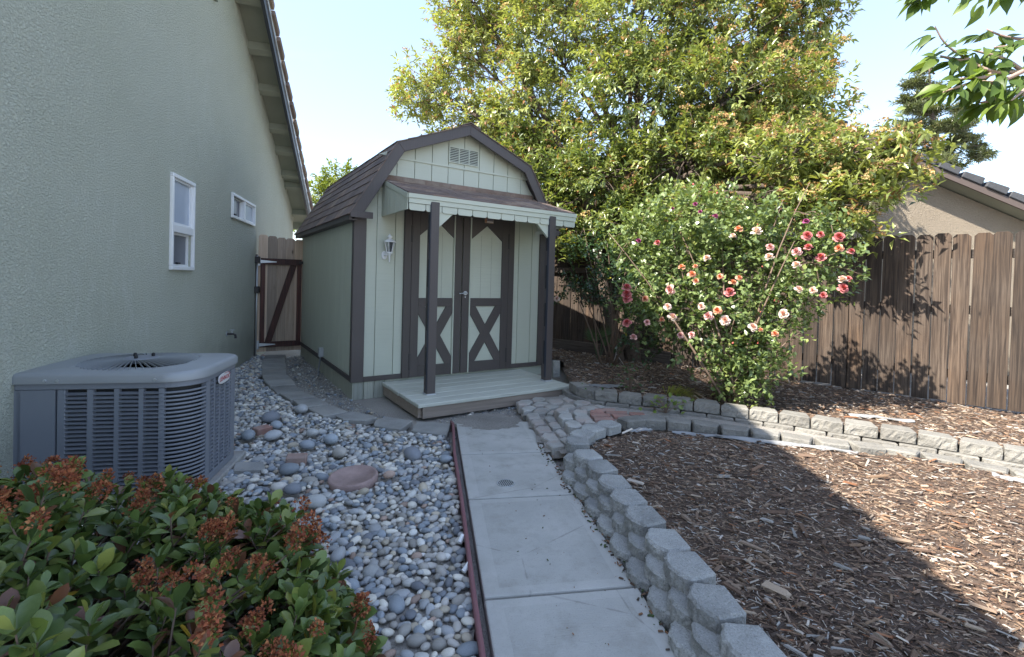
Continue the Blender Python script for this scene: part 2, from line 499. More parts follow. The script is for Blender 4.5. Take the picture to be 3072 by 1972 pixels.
def wob(X, Y, k=1.0):
    return (np.sin(X * 2.1 * k + 1.3) * np.cos(Y * 1.7 * k + .4) + .5 * np.sin(X * 5.3 * k + Y * 4.1 * k)) / 1.5

g = MB(); g.box(-150, 150, -120, 180, -0.30, -0.06)
ground = g.build('ground', MT['dirt']); tag(ground, kind='structure')

# ------------------------------------------------------------------ house (left)
HO = (-3.811, 7.103)
HYAW = 0.2757
house = empty('house', (*HO, 0), HYAW, 'sage green stucco house with gabled tile roof along the left', 'house')
SL = 0.49
RIDGE_S, S_FAR, S_NEAR = -3.1, 3.06, -9.26
def zroof(s):                      # underside of the roof deck at the wall
    return 3.96 - SL * s if s > RIDGE_S else 3.96 - SL * RIDGE_S - SL * (RIDGE_S - s)
ZB = -0.08
def wall_with_holes(outer, holes, x):
    loops = [[Vector((x, a, b)) for a, b in outer]] + [[Vector((x, a, b)) for a, b in h] for h in holes]
    tris = tessellate_polygon(loops)
    vs = [v for l in loops for v in l]
    return vs, [tuple(t) for t in tris]
WIN = [(-3.121, -2.592, 1.233, 2.073), (-1.36, -0.243, 1.893, 2.20)]
# convert the two window spans (along the wall) and openings
outer = [(S_NEAR, ZB), (S_FAR, ZB), (S_FAR, zroof(S_FAR)), (RIDGE_S, zroof(RIDGE_S)), (S_NEAR, zroof(S_NEAR))]
holes = [[(a + .03, c + .03), (b - .03, c + .03), (b - .03, d - .03), (a + .03, d - .03)] for a, b, c, d in WIN]
vs_, fs_ = wall_with_holes(outer, holes, 0.0)
mb = MB(); mb._add(vs_, fs_)
for a, b, c, d in WIN:             # reveals and dark room pocket behind each opening
    a, b, c, d = a + .03, b - .03, c + .03, d - .03
    mb._add([(0, a, c), (0, b, c), (0, b, d), (0, a, d), (-.12, a, c), (-.12, b, c), (-.12, b, d), (-.12, a, d)],
            [(0, 1, 5, 4), (1, 2, 6, 5), (2, 3, 7, 6), (3, 0, 4, 7), (4, 5, 6, 7)])
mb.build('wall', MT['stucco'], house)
mb = MB()                          # the other three walls
mb.box(-8.0, -0.002, S_FAR - .2, S_FAR - .002, ZB, zroof(S_FAR) - .01)
mb.box(-8.0, -0.002, S_NEAR + .002, S_NEAR + .2, ZB, zroof(S_NEAR) - .01)
mb.prism([(S_NEAR, ZB), (S_FAR, ZB), (S_FAR, zroof(S_FAR)), (RIDGE_S, zroof(RIDGE_S)), (S_NEAR, zroof(S_NEAR))], -8.2, -8.0, 'x')
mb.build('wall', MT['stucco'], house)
# roof deck: two slabs, 0.30 m past the gable wall
OH = 0.30
FAR_E, NEAR_E = S_FAR + .28, S_NEAR - .45
mb = MB()
mb.prism([(FAR_E, zroof(FAR_E)), (RIDGE_S, zroof(RIDGE_S)), (RIDGE_S, zroof(RIDGE_S) + .05), (FAR_E, zroof(FAR_E) + .05)], -8.5, OH, 'x')
mb.prism([(NEAR_E, zroof(NEAR_E)), (RIDGE_S, zroof(RIDGE_S)), (RIDGE_S, zroof(RIDGE_S) + .05), (NEAR_E, zroof(NEAR_E) + .05)], -8.5, OH, 'x')
mb.build('roof_deck', MT['soffit'], house)
def slope_box(mb, s0, s1, x0, x1, o0, o1):
    """box lying in the far slope between s0..s1, offset o0..o1 from the deck underside"""
    mb.prism([(s0, zroof(s0) + o0), (s1, zroof(s1) + o0), (s1, zroof(s1) + o1), (s0, zroof(s0) + o1)], x0, x1, 'x')
for s0, s1 in ((RIDGE_S, FAR_E), (NEAR_E, RIDGE_S)):
    mb = MB(); slope_box(mb, s0, s1, OH, OH + .04, -.155, .055); mb.build('barge_board', MT['barge'], house)
    mb = MB(); slope_box(mb, s0, s1, OH + .04, OH + .055, -.02, .075); mb.build('drip_edge', MT['galv'], house)
for s in (-2.0, -1.35, -0.69, -0.05, 0.67, 1.15, 1.74, 2.05, 2.90):       # outlookers under the soffit
    mb = MB(); slope_box(mb, s - .045, s + .045, -.0, OH, -.10, -.002); mb.build('outlooker', MT['soffit'], house)
mb = MB(); mb.box(-8.4, OH + .03, FAR_E, FAR_E + .035, zroof(FAR_E) - .13, zroof(FAR_E) + .04)
mb.build('fascia', MT['soffit'], house)
# tiles: whole field as low ribs, the rake tiles one by one
mb = MB()
for i in range(17):
    s1 = FAR_E + .04 - i * .38; s0 = s1 - .40
    if s0 < RIDGE_S: s0 = RIDGE_S
    if s1 <= RIDGE_S + .05: break
    mb.prism([(s0, zroof(s0) + .06), (s1, zroof(s1) + .075), (s1, zroof(s1) + .125), (s0, zroof(s0) + .075)], -8.5, OH - .0, 'x')
for i in range(18):
    s0 = NEAR_E - .04 + i * .38; s1 = min(s0 + .40, RIDGE_S)
    if s0 >= RIDGE_S - .05: break
    mb.prism([(s1, zroof(s1) + .06), (s0, zroof(s0) + .075), (s0, zroof(s0) + .125), (s1, zroof(s1) + .075)], -8.5, OH, 'x')
o = mb.build('roof_tiles', MT['tile'], house); o['kind'] = 'stuff'
tm = MB()
tm.prism([(0.0, .0), (0.36, .035), (0.36, .115), (0.33, .135), (0.0, .085)], OH + .001, OH + .095, 'x')
tile_me = tm.mesh('rake_tile', 0.012)
for i in range(19):
    s1 = FAR_E + .05 - i * .345
    s0 = s1 - .345
    if s0 < RIDGE_S - .1: break
    add('rake_tile', tile_me, MT['tile'], house, loc=(RND.uniform(-.006, .006), s0, zroof(s0) + .045), rot=(-math.atan(SL) + RND.uniform(-.015, .015), 0, 0))
for i in range(19):
    s0 = NEAR_E - .05 + i * .345
    if s0 + .345 > RIDGE_S + .1: break
    add('rake_tile', tile_me, MT['tile'], house, loc=(OH * 2 + .096, s0 + .345, zroof(s0 + .345) + .045), rot=(-math.atan(SL), 0, math.pi))
# windows
frost = m_flat('frosted_glass', (0.46, 0.52, 0.62), 0.2)
dglass = m_flat('dark_screened_glass', (0.13, 0.14, 0.17), 0.3)
def window(a, b, c, d, split, vert):
    w = empty('window', (0, 0, 0)); w.parent = house
    mb = MB(); t = .034
    mb.box(.0, .028, a, b, c, c + t); mb.box(.0, .028, a, b, d - t, d); mb.box(.0, .0275, a, a + t, c + t, d - t); mb.box(.0, .0275, b - t, b, c + t, d - t)
    if vert: mb.box(-.03, .024, a + t, b - t, split - .035, split + .035)
    else: mb.box(-.03, .024, split - .025, split + .025, c + t, d - t)
    mb.build('frame', MT['vinyl'], w, 0.004)
    if vert:
        rects = [(a + t, b - t, split + .035, d - t, frost, -.012), (a + t, b - t, c + t, split - .035, dglass, -.035)]
    else:
        rects = [(a + t, split - .025, c + t, d - t, dglass, -.035), (split + .025, b - t, c + t, d - t, frost, -.012)]
    for p, q, r, s, mm, x in rects:
        mb = MB(); k = .018                    # sash
        mb.box(x - .01, x + .018, p, q, r, r + k); mb.box(x - .01, x + .018, p, q, s - k, s); mb.box(x - .01, x + .017, p, p + k, r + k, s - k); mb.box(x - .01, x + .017, q - k, q, r + k, s - k)
        mb.build('sash', MT['vinyl'], w)
        mb = MB(); mb.box(x - .004, x, p + k, q - k, r + k, s - k); mb.build('pane', mm, w)
    mb = MB(); mb.box(-.02, .0, a + .2, a + .26, c + t + .02, c + t + .035); mb.build('latch', MT['black'], w)
    tag(w, 'tall double hung window with frosted upper pane' if vert else 'small high slider window with pale right pane')
window(*WIN[0], 1.60, True)
window(*WIN[1], -0.80, False)
# gable vent, only its lower corner in view
gv = empty('gable_vent'); gv.parent = house
mb = MB(); a, b, c, d = -2.80, -2.05, 4.11, 4.95
mb.box(.0, .03, a, b, c, c + .04); mb.box(.0, .03, a, b, d - .04, d); mb.box(0, .029, a, a + .04, c + .04, d - .04); mb.box(0, .029, b - .04, b, c + .04, d - .04)
mb.build('frame', MT['soffit'], gv)
mb = MB(); mb.box(.001, .004, a + .04, b - .04, c + .04, d - .04); mb.build('screen', MT['acdark'], gv)
for i in range(12):
    z = c + .06 + i * .064
    mb = MB(); mb.bar((.015, a + .04, z), (.015, b - .04, z), .004, .045, (0.7, 0, 1)); mb.build('slat', MT['soffit'], gv)

# tap on the wall
tap = empty('garden_tap', (*HO, 0), HYAW, 'small brass garden tap sticking out of the green stucco wall', 'tap')
mb = MB(); mb.tube([(0, -1.44, .483), (.07, -1.44, .483), (.095, -1.44, .47), (.10, -1.44, .43)], [.012, .012, .013, .014], 10)
mb.lathe([(.028, 0), (.028, .006)], 14, (0, 0, 0)); mb.build('spout', MT['iron'], tap)
mb = MB(); mb.tube([(.06, -1.44, .49), (.06, -1.44, .53)], .006, 8); mb.box(.03, .09, -1.446, -1.434, .528, .536); mb.build('handle', MT['galv'], tap, 0.002)
mb = MB(); mb.tube([(.001, -1.44, .483), (.008, -1.44, .483)], .032, 14); mb.build('flange', MT['galv'], tap)

# ------------------------------------------------------------------ neighbour's house (right, beyond the fence)
NX, NY, NA = 5.2, 7.4, -0.2
nb = empty('neighbour_house', (NX, NY, 0), NA, 'tan stucco neighbouring house with grey tile roof beyond the fence', 'house')
def nz_(a): return 3.77 - SL * a        # top of rake tiles
PK = -1.6
def nzr(a): return nz_(a) if a >= PK else nz_(PK) - SL * (PK - a)
mb = MB(); W0, W1 = PK - 4.2, PK + 8.0
mb.prism([(W0, -.1), (W1, -.1), (W1, nzr(W1) - .22), (PK, nzr(PK) - .22), (W0, nzr(W0) - .22)], .34, .54, 'y')
mb.box(W1 - .2, W1, .541, 8, -.1, nzr(W1) - .25); mb.box(W0, W0 + .2, .541, 8, -.1, nzr(W0) - .25)
mb.build('wall', MT['stucco_tan'], nb)
E0, E1 = W0 - .5, W1 + .5
mb = MB()
for a0, a1 in ((PK, E1), (E0, PK)):
    mb.prism([(a0, nzr(a0) - .13), (a1, nzr(a1) - .13), (a1, nzr(a1) - .20), (a0, nzr(a0) - .20)], .03, 8.2, 'y')
mb.build('roof_deck', MT['soffit'], nb)
for a0, a1 in ((PK, E1), (E0, PK)):
    mb = MB(); mb.prism([(a0, nzr(a0) - .12), (a1, nzr(a1) - .12), (a1, nzr(a1) - .215), (a0, nzr(a0) - .215)], .0, .03, 'y'); mb.build('barge_board', MT['fascia_brown'], nb)
mb = MB()
for i in range(24):
    a1 = E1 + .03 - i * .36; a0 = a1 - .37
    if a1 < PK + .1: break
    a0 = max(a0, PK)
    mb.prism([(a0, nzr(a0) - .115), (a1, nzr(a1) - .10), (a1, nzr(a1) - .045), (a0, nzr(a0) - .085)], .40, 8.2, 'y')
for i in range(16):
    a0 = E0 - .03 + i * .36; a1 = min(a0 + .37, PK)
    if a0 > PK - .1: break
    mb.prism([(a1, nzr(a1) - .115), (a0, nzr(a0) - .10), (a0, nzr(a0) - .045), (a1, nzr(a1) - .085)], .40, 8.2, 'y')
o = mb.build('roof_tiles', MT['tile_grey'], nb); o['kind'] = 'stuff'
tm = MB()
tm.prism([(0.0, -.105), (0.285, -.105), (0.285, -.0), (0.27, .008), (0.0, -.012)], -.03, .38, 'y')
nt_me = tm.mesh('rake_tile', 0.01)
ns = np.linspace(0, 1, 1)
for i in range(24):
    a = PK + .05 + i * .305
    if a > E1 - .2: break
    add('rake_tile', nt_me, MT['tile_grey'], nb, loc=(a, RND.uniform(-.008, .008), nzr(a)), rot=(0, math.atan(SL) + RND.uniform(-.012, .012), 0))

# ------------------------------------------------------------------ concrete walk
WD = Vector((0.165, -0.986, 0)).normalized()      # towards the camera
walk_yaw = math.atan2(WD.y, WD.x) + math.pi / 2   # local -y = towards camera
m, nt, b = nm('walk_concrete')
v = coord(nt, rand=5); gen = coord(nt, 'Generated')
sx = nt.nodes.new('ShaderNodeSeparateXYZ'); L(nt, gen, sx.inputs[0])
ex = math_(nt, 'ABSOLUTE', math_(nt, 'SUBTRACT', sx.outputs[0], .5)); ey = math_(nt, 'ABSOLUTE', math_(nt, 'SUBTRACT', sx.outputs[1], .5))
bd = math_(nt, 'MAXIMUM', math_(nt, 'GREATER_THAN', ex, .395), math_(nt, 'GREATER_THAN', ey, .44))
br = noise(nt, coord(nt, scale=(14, 160, 1), rand=5), 1.0, 3)
sp = noise(nt, v, 210, 3, .7); st = noise(nt, v, 2.6, 5, .6); st2 = noise(nt, v, 9, 5, .65)
c = mix(nt, ramp(nt, st, [(0.3, 0.0), (0.7, 1.0)]), (0.36, 0.355, 0.33), (0.47, 0.46, 0.43))
c = mix(nt, ramp(nt, st2, [(0.48, 0.0), (0.70, 0.6)]), c, (0.29, 0.28, 0.25))
ck = voro(nt, coord(nt, scale=(1, 1, 1), rand=5), 1.3, 'DISTANCE_TO_EDGE')
c = mix(nt, ramp(nt, math_(nt, 'ADD', ck, math_(nt, 'MULTIPLY', noise(nt, v, 14, 4), .03)), [(0.016, 0.45), (0.02, 0.0)]), c, (0.18, 0.17, 0.155))
c = mix(nt, ramp(nt, sp, [(0.28, 0.55), (0.42, 0.0)]), c, (0.14, 0.14, 0.135))
c = mix(nt, ramp(nt, sp, [(0.62, 0.0), (0.78, 0.5)]), c, (0.55, 0.55, 0.52))
c = mix(nt, math_(nt, 'MULTIPLY', bd, .22), c, (0.55, 0.54, 0.51))
L(nt, c, b.inputs['Base Color']); b.inputs['Roughness'].default_value = .9
k = bump(nt, b, math_(nt, 'MULTIPLY', br, math_(nt, 'SUBTRACT', 1.0, bd)), .35, .004)
bump(nt, b, sp, .4, .002, k)
MT['walk'] = m
walk = MB(); walk.box(-.31, .31, -4.15, -.02, -.12, -.028)
walkway = add('walkway', walk.mesh('walkway'), MT['dirt'], loc=(-.137, 4.07, 0), rot=(0, 0, walk_yaw)); tag(walkway, kind='structure')
for y0, y1 in ((0.0, .725), (.737, 1.405), (1.417, 2.235), (2.25, 3.10), (3.115, 4.0)):
    mb = MB(); mb.box(-.31, .31, -y1, -y0, -.10, 0)
    mb.build('slab', MT['walk'], walkway, 0.006, seg=2)
mb = MB(); r5 = random.Random(3); ctr = Vector((-.02, -.02)); pl = []
for i in range(40):                                # soil washed over the far end of the first slab
    a = 2 * math.pi * i / 40; rr = r5.uniform(.85, 1.15)
    pl.append((ctr.x + .30 * rr * math.cos(a), ctr.y + (.19 if math.sin(a) < 0 else .30) * rr * math.sin(a)))
mb._add([(ctr.x, ctr.y, .016)] + [(x * .6 + ctr.x * .4, y * .6 + ctr.y * .4, .009 + r5.uniform(0, .004)) for x, y in pl] + [(x, y, -.004) for x, y in pl],
        [(0, 1 + i, 1 + (i + 1) % 40) for i in range(40)] + [(1 + i, 41 + i, 41 + (i + 1) % 40, 1 + (i + 1) % 40) for i in range(40)])
mb.build('soil_patch', MT['dirt'], walkway, smooth=True)
# drain grate in the second slab
gr = empty('drain_grate', (-.005, 2.847, 0), .3, 'round slotted drain grate set in the concrete walk', 'drain')
mb = MB(); mb.lathe([(.046, -.002), (.054, -.002), (.054, .0045), (.046, .0045)], 28, cap=False); mb.build('rim', MT['galv'], gr)
mb = MB(); mb.lathe([(.001, .0006), (.046, .0006), (.046, .0016), (.001, .0016)], 28); mb.build('dark_disc', MT['black'], gr)  # black disc on the slab, standing in for the shade below the bars
for i in range(7):
    x = -.036 + i * .012; hl = math.sqrt(.046 ** 2 - x * x)
    mb = MB(); mb.box(x - .003, x + .003, -hl, hl, .002, .0042); mb.build('bar', MT['galv'], gr)
# maroon plastic edging along the left of the walk
edgem = m_metal_paint('edging_maroon', (0.20, 0.085, 0.095), 0.5, 0, .3)
pts = [(-.485, 4.02, .0), (-.455, 3.92, .01), (-.37, 3.29, .014), (-.243, 2.577, .012), (-.107, 1.754, .015), (-.066, 1.525, .013), (.02, 1.0, .012), (.12, .35, .012)]
mb = MB()
for p, q in zip(pts[:-1], pts[1:]):
    mb.bar((p[0], p[1], p[2] - .045), (q[0], q[1], q[2] - .045), .012, .11)
eo = mb.mesh('edging_board')
edging = empty('garden_edging', (-.243, 2.577, 0), 0, 'maroon plastic edging strip along the left side of the walk', 'edging')
def reparent(o, par):
    o.parent = par; o.matrix_parent_inverse = Matrix.Identity(4)
    for v in o.data.vertices: v.co -= par.location
reparent(add('strip', eo, edgem), edging)
mb = MB(); mb.tube([(p[0], p[1], p[2] + .010) for p in pts], .011, 8); reparent(mb.build('bead', edgem, None, smooth=True), edging)
# ------------------------------------------------------------------ stepping stones by the shed
STEPS = [
 [(-3.672, 7.132), (-3.392, 7.181), (-3.244, 6.849), (-3.533, 6.801)], [(-3.528, 6.774), (-3.227, 6.824), (-3.032, 6.432), (-3.341, 6.384)],
 [(-3.317, 6.338), (-3.01, 6.386), (-2.877, 6.124), (-3.18, 6.079)], [(-3.169, 6.059), (-2.867, 6.103), (-2.696, 5.75), (-2.982, 5.71)],
 [(-2.969, 5.693), (-2.68, 5.732), (-2.529, 5.508), (-2.794, 5.402)], [(-2.786, 5.386), (-2.509, 5.475), (-2.361, 5.238), (-2.586, 5.131)],
 [(-2.557, 5.088), (-2.34, 5.209), (-2.163, 4.984), (-2.374, 4.845)], [(-2.349, 4.848), (-2.15, 4.971), (-1.929, 4.747), (-2.119, 4.597)],
 [(-2.079, 4.565), (-1.885, 4.686), (-1.694, 4.474), (-1.87, 4.331)], [(-1.847, 4.341), (-1.652, 4.455), (-1.441, 4.256), (-1.604, 4.104)],
 [(-1.502, 4.131), (-1.394, 4.261), (-1.134, 4.101), (-1.206, 3.999), (-1.403, 4.012)],
 [(-1.126, 4.007), (-1.07, 4.107), (-0.809, 4.021), (-0.863, 3.783), (-1.093, 3.861)],
 [(-0.782, 4.023), (-0.485, 4.004), (-0.479, 3.696), (-0.767, 3.778)], [(-1.756, 3.034), (-1.578, 3.065), (-1.503, 2.947), (-1.688, 2.918)]]
sp_path = empty('stepping_stone_path', (-2.0, 4.6, 0)); tag(sp_path, kind='structure')
def slab_stone(poly, zt, th, name, mat, par, jit=.006, bev=.006, seed=0, tilt=.012):
    r = random.Random(seed)
    P = []
    n = len(poly)
    for i in range(n):                     # subdivide edges and roughen them
        a, b = Vector(poly[i]), Vector(poly[(i + 1) % n])
        for k in range(4):
            p = a.lerp(b, k / 4)
            if k: p += Vector((r.uniform(-jit, jit), r.uniform(-jit, jit)))
            P.append(p)
    c = sum(P, Vector((0, 0))) / len(P)
    mb = MB(); mb.prism([(p.x - c.x, p.y - c.y) for p in P], -th, 0)
    o = mb.build(name, mat, None, bev)
    o.location = (c.x - par.location.x, c.y - par.location.y, zt - par.location.z)
    o.rotation_euler = (r.uniform(-tilt, tilt), r.uniform(-tilt, tilt), 0)
    o.parent = par
    return o
for i, q in enumerate(STEPS):
    slab_stone(q, .004 + .004 * (i % 3), .05, 'stone', MT['slate'], sp_path, seed=i)

# ------------------------------------------------------------------ paver path
PA = [[(0.077, 4.57), (0.116, 4.657), (0.206, 4.674), (0.237, 4.603), (0.196, 4.502), (0.093, 4.46)], [(0.225, 4.72), (0.258, 4.783), (0.346, 4.786), (0.366, 4.701), (0.32, 4.645), (0.235, 4.636)], [(0.222, 4.537), (0.277, 4.641), (0.375, 4.652), (0.4, 4.582), (0.343, 4.486), (0.244, 4.47)], [(0.367, 4.651), (0.41, 4.716), (0.514, 4.717), (0.542, 4.62), (0.487, 4.54), (0.404, 4.531)], [(0.112, 4.386), (0.154, 4.476), (0.236, 4.485), (0.258, 4.422), (0.213, 4.323), (0.133, 4.272)], [(0.22, 4.294), (0.265, 4.411), (0.354, 4.42), (0.38, 4.34), (0.325, 4.226), (0.24, 4.218)], [(0.328, 4.454), (0.378, 4.522), (0.46, 4.514), (0.479, 4.454), (0.399, 4.371), (0.352, 4.39)], [(0.153, 4.163), (0.178, 4.228), (0.264, 4.237), (0.285, 4.083), (0.179, 4.047)], [(0.18, 3.972), (0.209, 4.037), (0.298, 4.053), (0.307, 3.911), (0.216, 3.875)], [(0.212, 3.799), (0.243, 3.863), (0.335, 3.862), (0.348, 3.723), (0.24, 3.682)], [(0.246, 3.61), (0.281, 3.69), (0.369, 3.693), (0.384, 3.532), (0.301, 3.506)], [(0.274, 3.438), (0.301, 3.506), (0.385, 3.513), (0.413, 3.386), (0.319, 3.344)], [(0.312, 4.099), (0.351, 4.169), (0.396, 4.16), (0.411, 3.994), (0.337, 3.975)], [(0.325, 3.913), (0.359, 3.977), (0.409, 3.969), (0.435, 3.808), (0.356, 3.778)], [(0.366, 3.735), (0.413, 3.794), (0.442, 3.742), (0.456, 3.628), (0.395, 3.612)], [(0.387, 3.533), (0.425, 3.585), (0.454, 3.577), (0.431, 3.415)], [(0.339, 4.208), (0.394, 4.312), (0.415, 4.286), (0.397, 4.173)], [(0.537, 4.772), (0.582, 4.867), (0.659, 4.839), (0.66, 4.716), (0.578, 4.607)]]
PB = [[(0.474, 4.371), (0.518, 4.447), (0.607, 4.447), (0.622, 4.372), (0.55, 4.305), (0.487, 4.304)], [(0.609, 4.527), (0.664, 4.625), (0.757, 4.625), (0.788, 4.53), (0.719, 4.437), (0.629, 4.427)], [(0.646, 4.344), (0.693, 4.425), (0.802, 4.446), (0.83, 4.378), (0.748, 4.267), (0.673, 4.288)], [(0.802, 4.467), (0.853, 4.505), (0.901, 4.431), (0.847, 4.38)]]
PC = [[(0.399, 4.122), (0.445, 4.211), (0.53, 4.214), (0.522, 4.053), (0.427, 4.03)], [(0.408, 3.937), (0.441, 4.018), (0.535, 4.033), (0.536, 3.875), (0.438, 3.854)], [(0.45, 3.795), (0.495, 3.859), (0.565, 3.854), (0.585, 3.727), (0.531, 3.656), (0.468, 3.683)], [(0.552, 4.11), (0.598, 4.204), (0.698, 4.203), (0.663, 4.027), (0.564, 4.004)], [(0.546, 3.926), (0.587, 4.011), (0.67, 4.027), (0.687, 3.865), (0.59, 3.785), (0.551, 3.805)], [(0.597, 3.763), (0.633, 3.836), (0.676, 3.84), (0.699, 3.772)]]
BK = [[(0.776, 4.297), (0.969, 4.317), (0.963, 4.238), (0.774, 4.219)], [(0.729, 4.229), (0.842, 4.231), (0.838, 4.15), (0.714, 4.157)], [(0.859, 4.222), (1.055, 4.219), (1.04, 4.14), (0.851, 4.138)], [(0.708, 4.143), (0.884, 4.133), (0.878, 4.053), (0.704, 4.049)], [(0.897, 4.126), (1.056, 4.128), (1.046, 4.056), (0.902, 4.042)], [(0.716, 4.037), (0.894, 4.042), (0.893, 3.965), (0.715, 3.941)], [(1.071, 4.221), (1.2, 4.214), (1.198, 4.15), (1.06, 4.142)]]
pv_z = lambda X, Y: .012 + .05 * np.clip((X - .25) / .5, 0, 1)
V_, F_ = grid_sheet((0.02, 3.6, 2.6, 5.0), .05, pv_z, lambda x, y: inpoly(x, y, [(.05, 4.7), (.15, 4.2), (.27, 3.35), (.45, 3.3), (.56, 3.55), (.95, 3.85), (1.4, 3.9), (2.3, 3.42), (3.2, 2.95), (3.4, 3.2), (2.3, 3.95), (1.2, 4.45), (.75, 4.7), (.6, 4.95), (.2, 4.85)]))
pp = add('paver_path', npmesh('paver_path', V_, F_), MT['dirt']); tag(pp, kind='structure')
k = 0
def shrink(poly, f):
    c = sum((Vector(p) for p in poly), Vector((0, 0))) / len(poly)
    return [tuple(c + (Vector(p) - c) * f) for p in poly]
for polys, z in ((PA, .05), (PB, .075), (PC, .105)):
    for q in polys:
        k += 1
        slab_stone(shrink(q, .97), z + RND.uniform(-.006, .006), .09, 'paver', MT['paver'], pp, .004, .007, 100 + k, .03)
for q in BK:
    k += 1; slab_stone(shrink(q, .97), .085 + RND.uniform(-.003, .003), .06, 'brick', MT['brick'], pp, .002, .004, 100 + k, .02)
for i in range(9):                         # bricks carry on between the two low walls
    for j in range(2):
        t = i / 8.0
        cx, cy = 1.30 + t * 1.0 + j * .05, 4.06 - t * .48 + (j - .5) * .10
        d = Vector((.9, -.43)).normalized(); n_ = Vector((-d.y, d.x)); c = Vector((cx, cy))
        k += 1
        slab_stone([tuple(c - d * .058 - n_ * .045), tuple(c + d * .058 - n_ * .045), tuple(c + d * .058 + n_ * .045), tuple(c - d * .058 + n_ * .045)], .06 + RND.uniform(-.004, .004), .05, 'brick', MT['brick'], pp, .002, .004, 100 + k, .02)

# ------------------------------------------------------------------ low block walls
def block_mesh(seed, w, d, h, ch, rough=.006):
    r = random.Random(seed)
    prof = [(-w / 2 + ch, 0), (-w * .12, -.012 * (ch > .02)), (w * .12, -.012 * (ch > .02)), (w / 2 - ch, 0), (w / 2, ch * .8), (w / 2 - .022, d), (-w / 2 + .022, d), (-w / 2, ch * .8)]
    mb = MB(); mb.prism(prof, -h, 0)
    me = mb.mesh('block', .009)
    bm = bmesh.new(); bm.from_mesh(me)
    fr = [e for e in bm.edges if e.calc_length() > .03 and min(v.co.y for v in e.verts) < ch * .9]
    bmesh.ops.subdivide_edges(bm, edges=fr, cuts=2, use_grid_fill=True)
    for v in bm.verts:
        k = rough * (1.5 if v.co.y < ch and v.co.z > -h * .93 and v.co.z < -.006 else .35)
        v.co += Vector((r.uniform(-k, k), r.uniform(-k * 1.4, k), r.uniform(-k, k) * .5))
    bm.to_mesh(me); bm.free()
    return me
NEARB = [block_mesh(s, .192 - .004 * (s % 3), .145, .075, .040, .0028) for s in range(6)]
STRB = [block_mesh(20 + s, .216 - .004 * (s % 2), .15, .09, .008, .0035) for s in range(6)]
def resample(pts, step):
    P = [Vector(p) for p in pts]; out = []; acc = 0.0; nxt = step / 2
    for a, b in zip(P[:-1], P[1:]):
        l = (b - a).length
        while nxt <= acc + l + 1e-9:
            out.append((a.lerp(b, (nxt - acc) / l), (b - a).normalized())); nxt += step
        acc += l
    return out
def smooth_path(pts, n=3):
    P = [Vector(p) for p in pts]
    for _ in range(n):
        Q = [P[0]]
        for a, b in zip(P[:-1], P[1:]): Q += [a.lerp(b, .25), a.lerp(b, .75)]
        P = Q + [P[-1]]
    return P
def course(par, path, z, step, meshes, side, off=0.0, setback=0.0, start=0.0, jit=.006, mat=None, zf=None):
    P = smooth_path(path)
    if start: P = [P[0] + (P[0] - P[1]).normalized() * start] + P
    for i, (p, t) in enumerate(resample(P, step)):
        n_ = Vector((-t.y, t.x, 0)) * side        # into the bed
        q = p + n_ * (setback + RND.uniform(-jit, jit))
        zz = z if zf is None else zf(q.x, q.y)
        me = meshes[RND.randrange(len(meshes))]
        ang = math.atan2(n_.y, n_.x) - math.pi / 2
        add('block', me, mat or MT['block'], par, loc=(q.x - par.location.x, q.y - par.location.y, zz + RND.uniform(-.004, .004)),
            rot=(RND.uniform(-.02, .02), RND.uniform(-.02, .02), ang + RND.uniform(-.05, .05)))
V3 = lambda l: [(x, y, 0) for x, y in l]
nearp = V3([(.80, .55), (.735, 1.0), (.690, 1.35), (.662, 1.55), (.640, 1.80), (.606, 2.0), (.574, 2.2), (.540, 2.39), (.512, 2.57), (.478, 2.76), (.425, 2.96), (.405, 3.10)])
rw1 = empty('retaining_wall', (.55, 2.3, 0), 0, 'low grey block wall stepping up beside the concrete walk and curving around the mulch', 'wall', 'low block walls')
course(rw1, nearp, .158, .193, NEARB, -1)
course(rw1, nearp, .100, .193, NEARB, -1, setback=-.036, start=.10)
course(rw1, nearp, .044, .193, NEARB, -1, setback=-.080, start=.02)
# the curve at the head of the bed (outer side faces the pavers)
curve = V3([(.405, 3.14), (.40, 3.28), (.50, 3.47), (.66, 3.63), (.86, 3.78)])
course(rw1, curve, .155, .185, NEARB, -1)
backp = V3([(.88, 3.865), (1.05, 3.93), (1.25, 3.94), (1.44, 3.90), (1.65, 3.80), (1.85, 3.715), (2.03, 3.63), (2.22, 3.52), (2.40, 3.43), (2.66, 3.39), (2.83, 3.25), (2.98, 3.13), (3.13, 3.02), (3.4, 2.82), (3.7, 2.6)])
BACKB = [block_mesh(40 + s, .215, .135, .09, .02, .004) for s in range(6)]
course(rw1, backp, .135, .212, BACKB, -1, mat=MT['block_sun_tone'])
upp = V3([(.613, 4.929), (.665, 4.715), (.844, 4.517), (.99, 4.465), (1.157, 4.417), (1.342, 4.33), (1.53, 4.285), (1.722, 4.205), (1.903, 4.115), (2.08, 4.02), (2.241, 3.925), (2.431, 3.82), (2.61, 3.70), (2.799, 3.60), (2.96, 3.494), (3.14, 3.377), (3.283, 3.255), (3.431, 3.148), (3.75, 2.92), (4.1, 2.66)])
rw2 = empty('retaining_wall', (1.8, 4.1, 0), 0, 'two course grey block wall holding the raised rose bed by the fence', 'wall', 'low block walls')
course(rw2, upp, .185, .222, STRB, 1, start=.0, mat=MT['block_sun_tone'])
course(rw2, upp, .092, .222, STRB, 1, setback=-.03, start=.11, mat=MT['block_sun_tone'])
rw3 = empty('retaining_wall', (1.0, 6.3, 0), 0, 'short arc of loose grey blocks behind the shed porch near the fence', 'wall', 'low block walls')
farp = V3([(.74, 5.97), (.86, 6.22), (1.01, 6.42), (1.22, 6.56), (1.5, 6.56)])
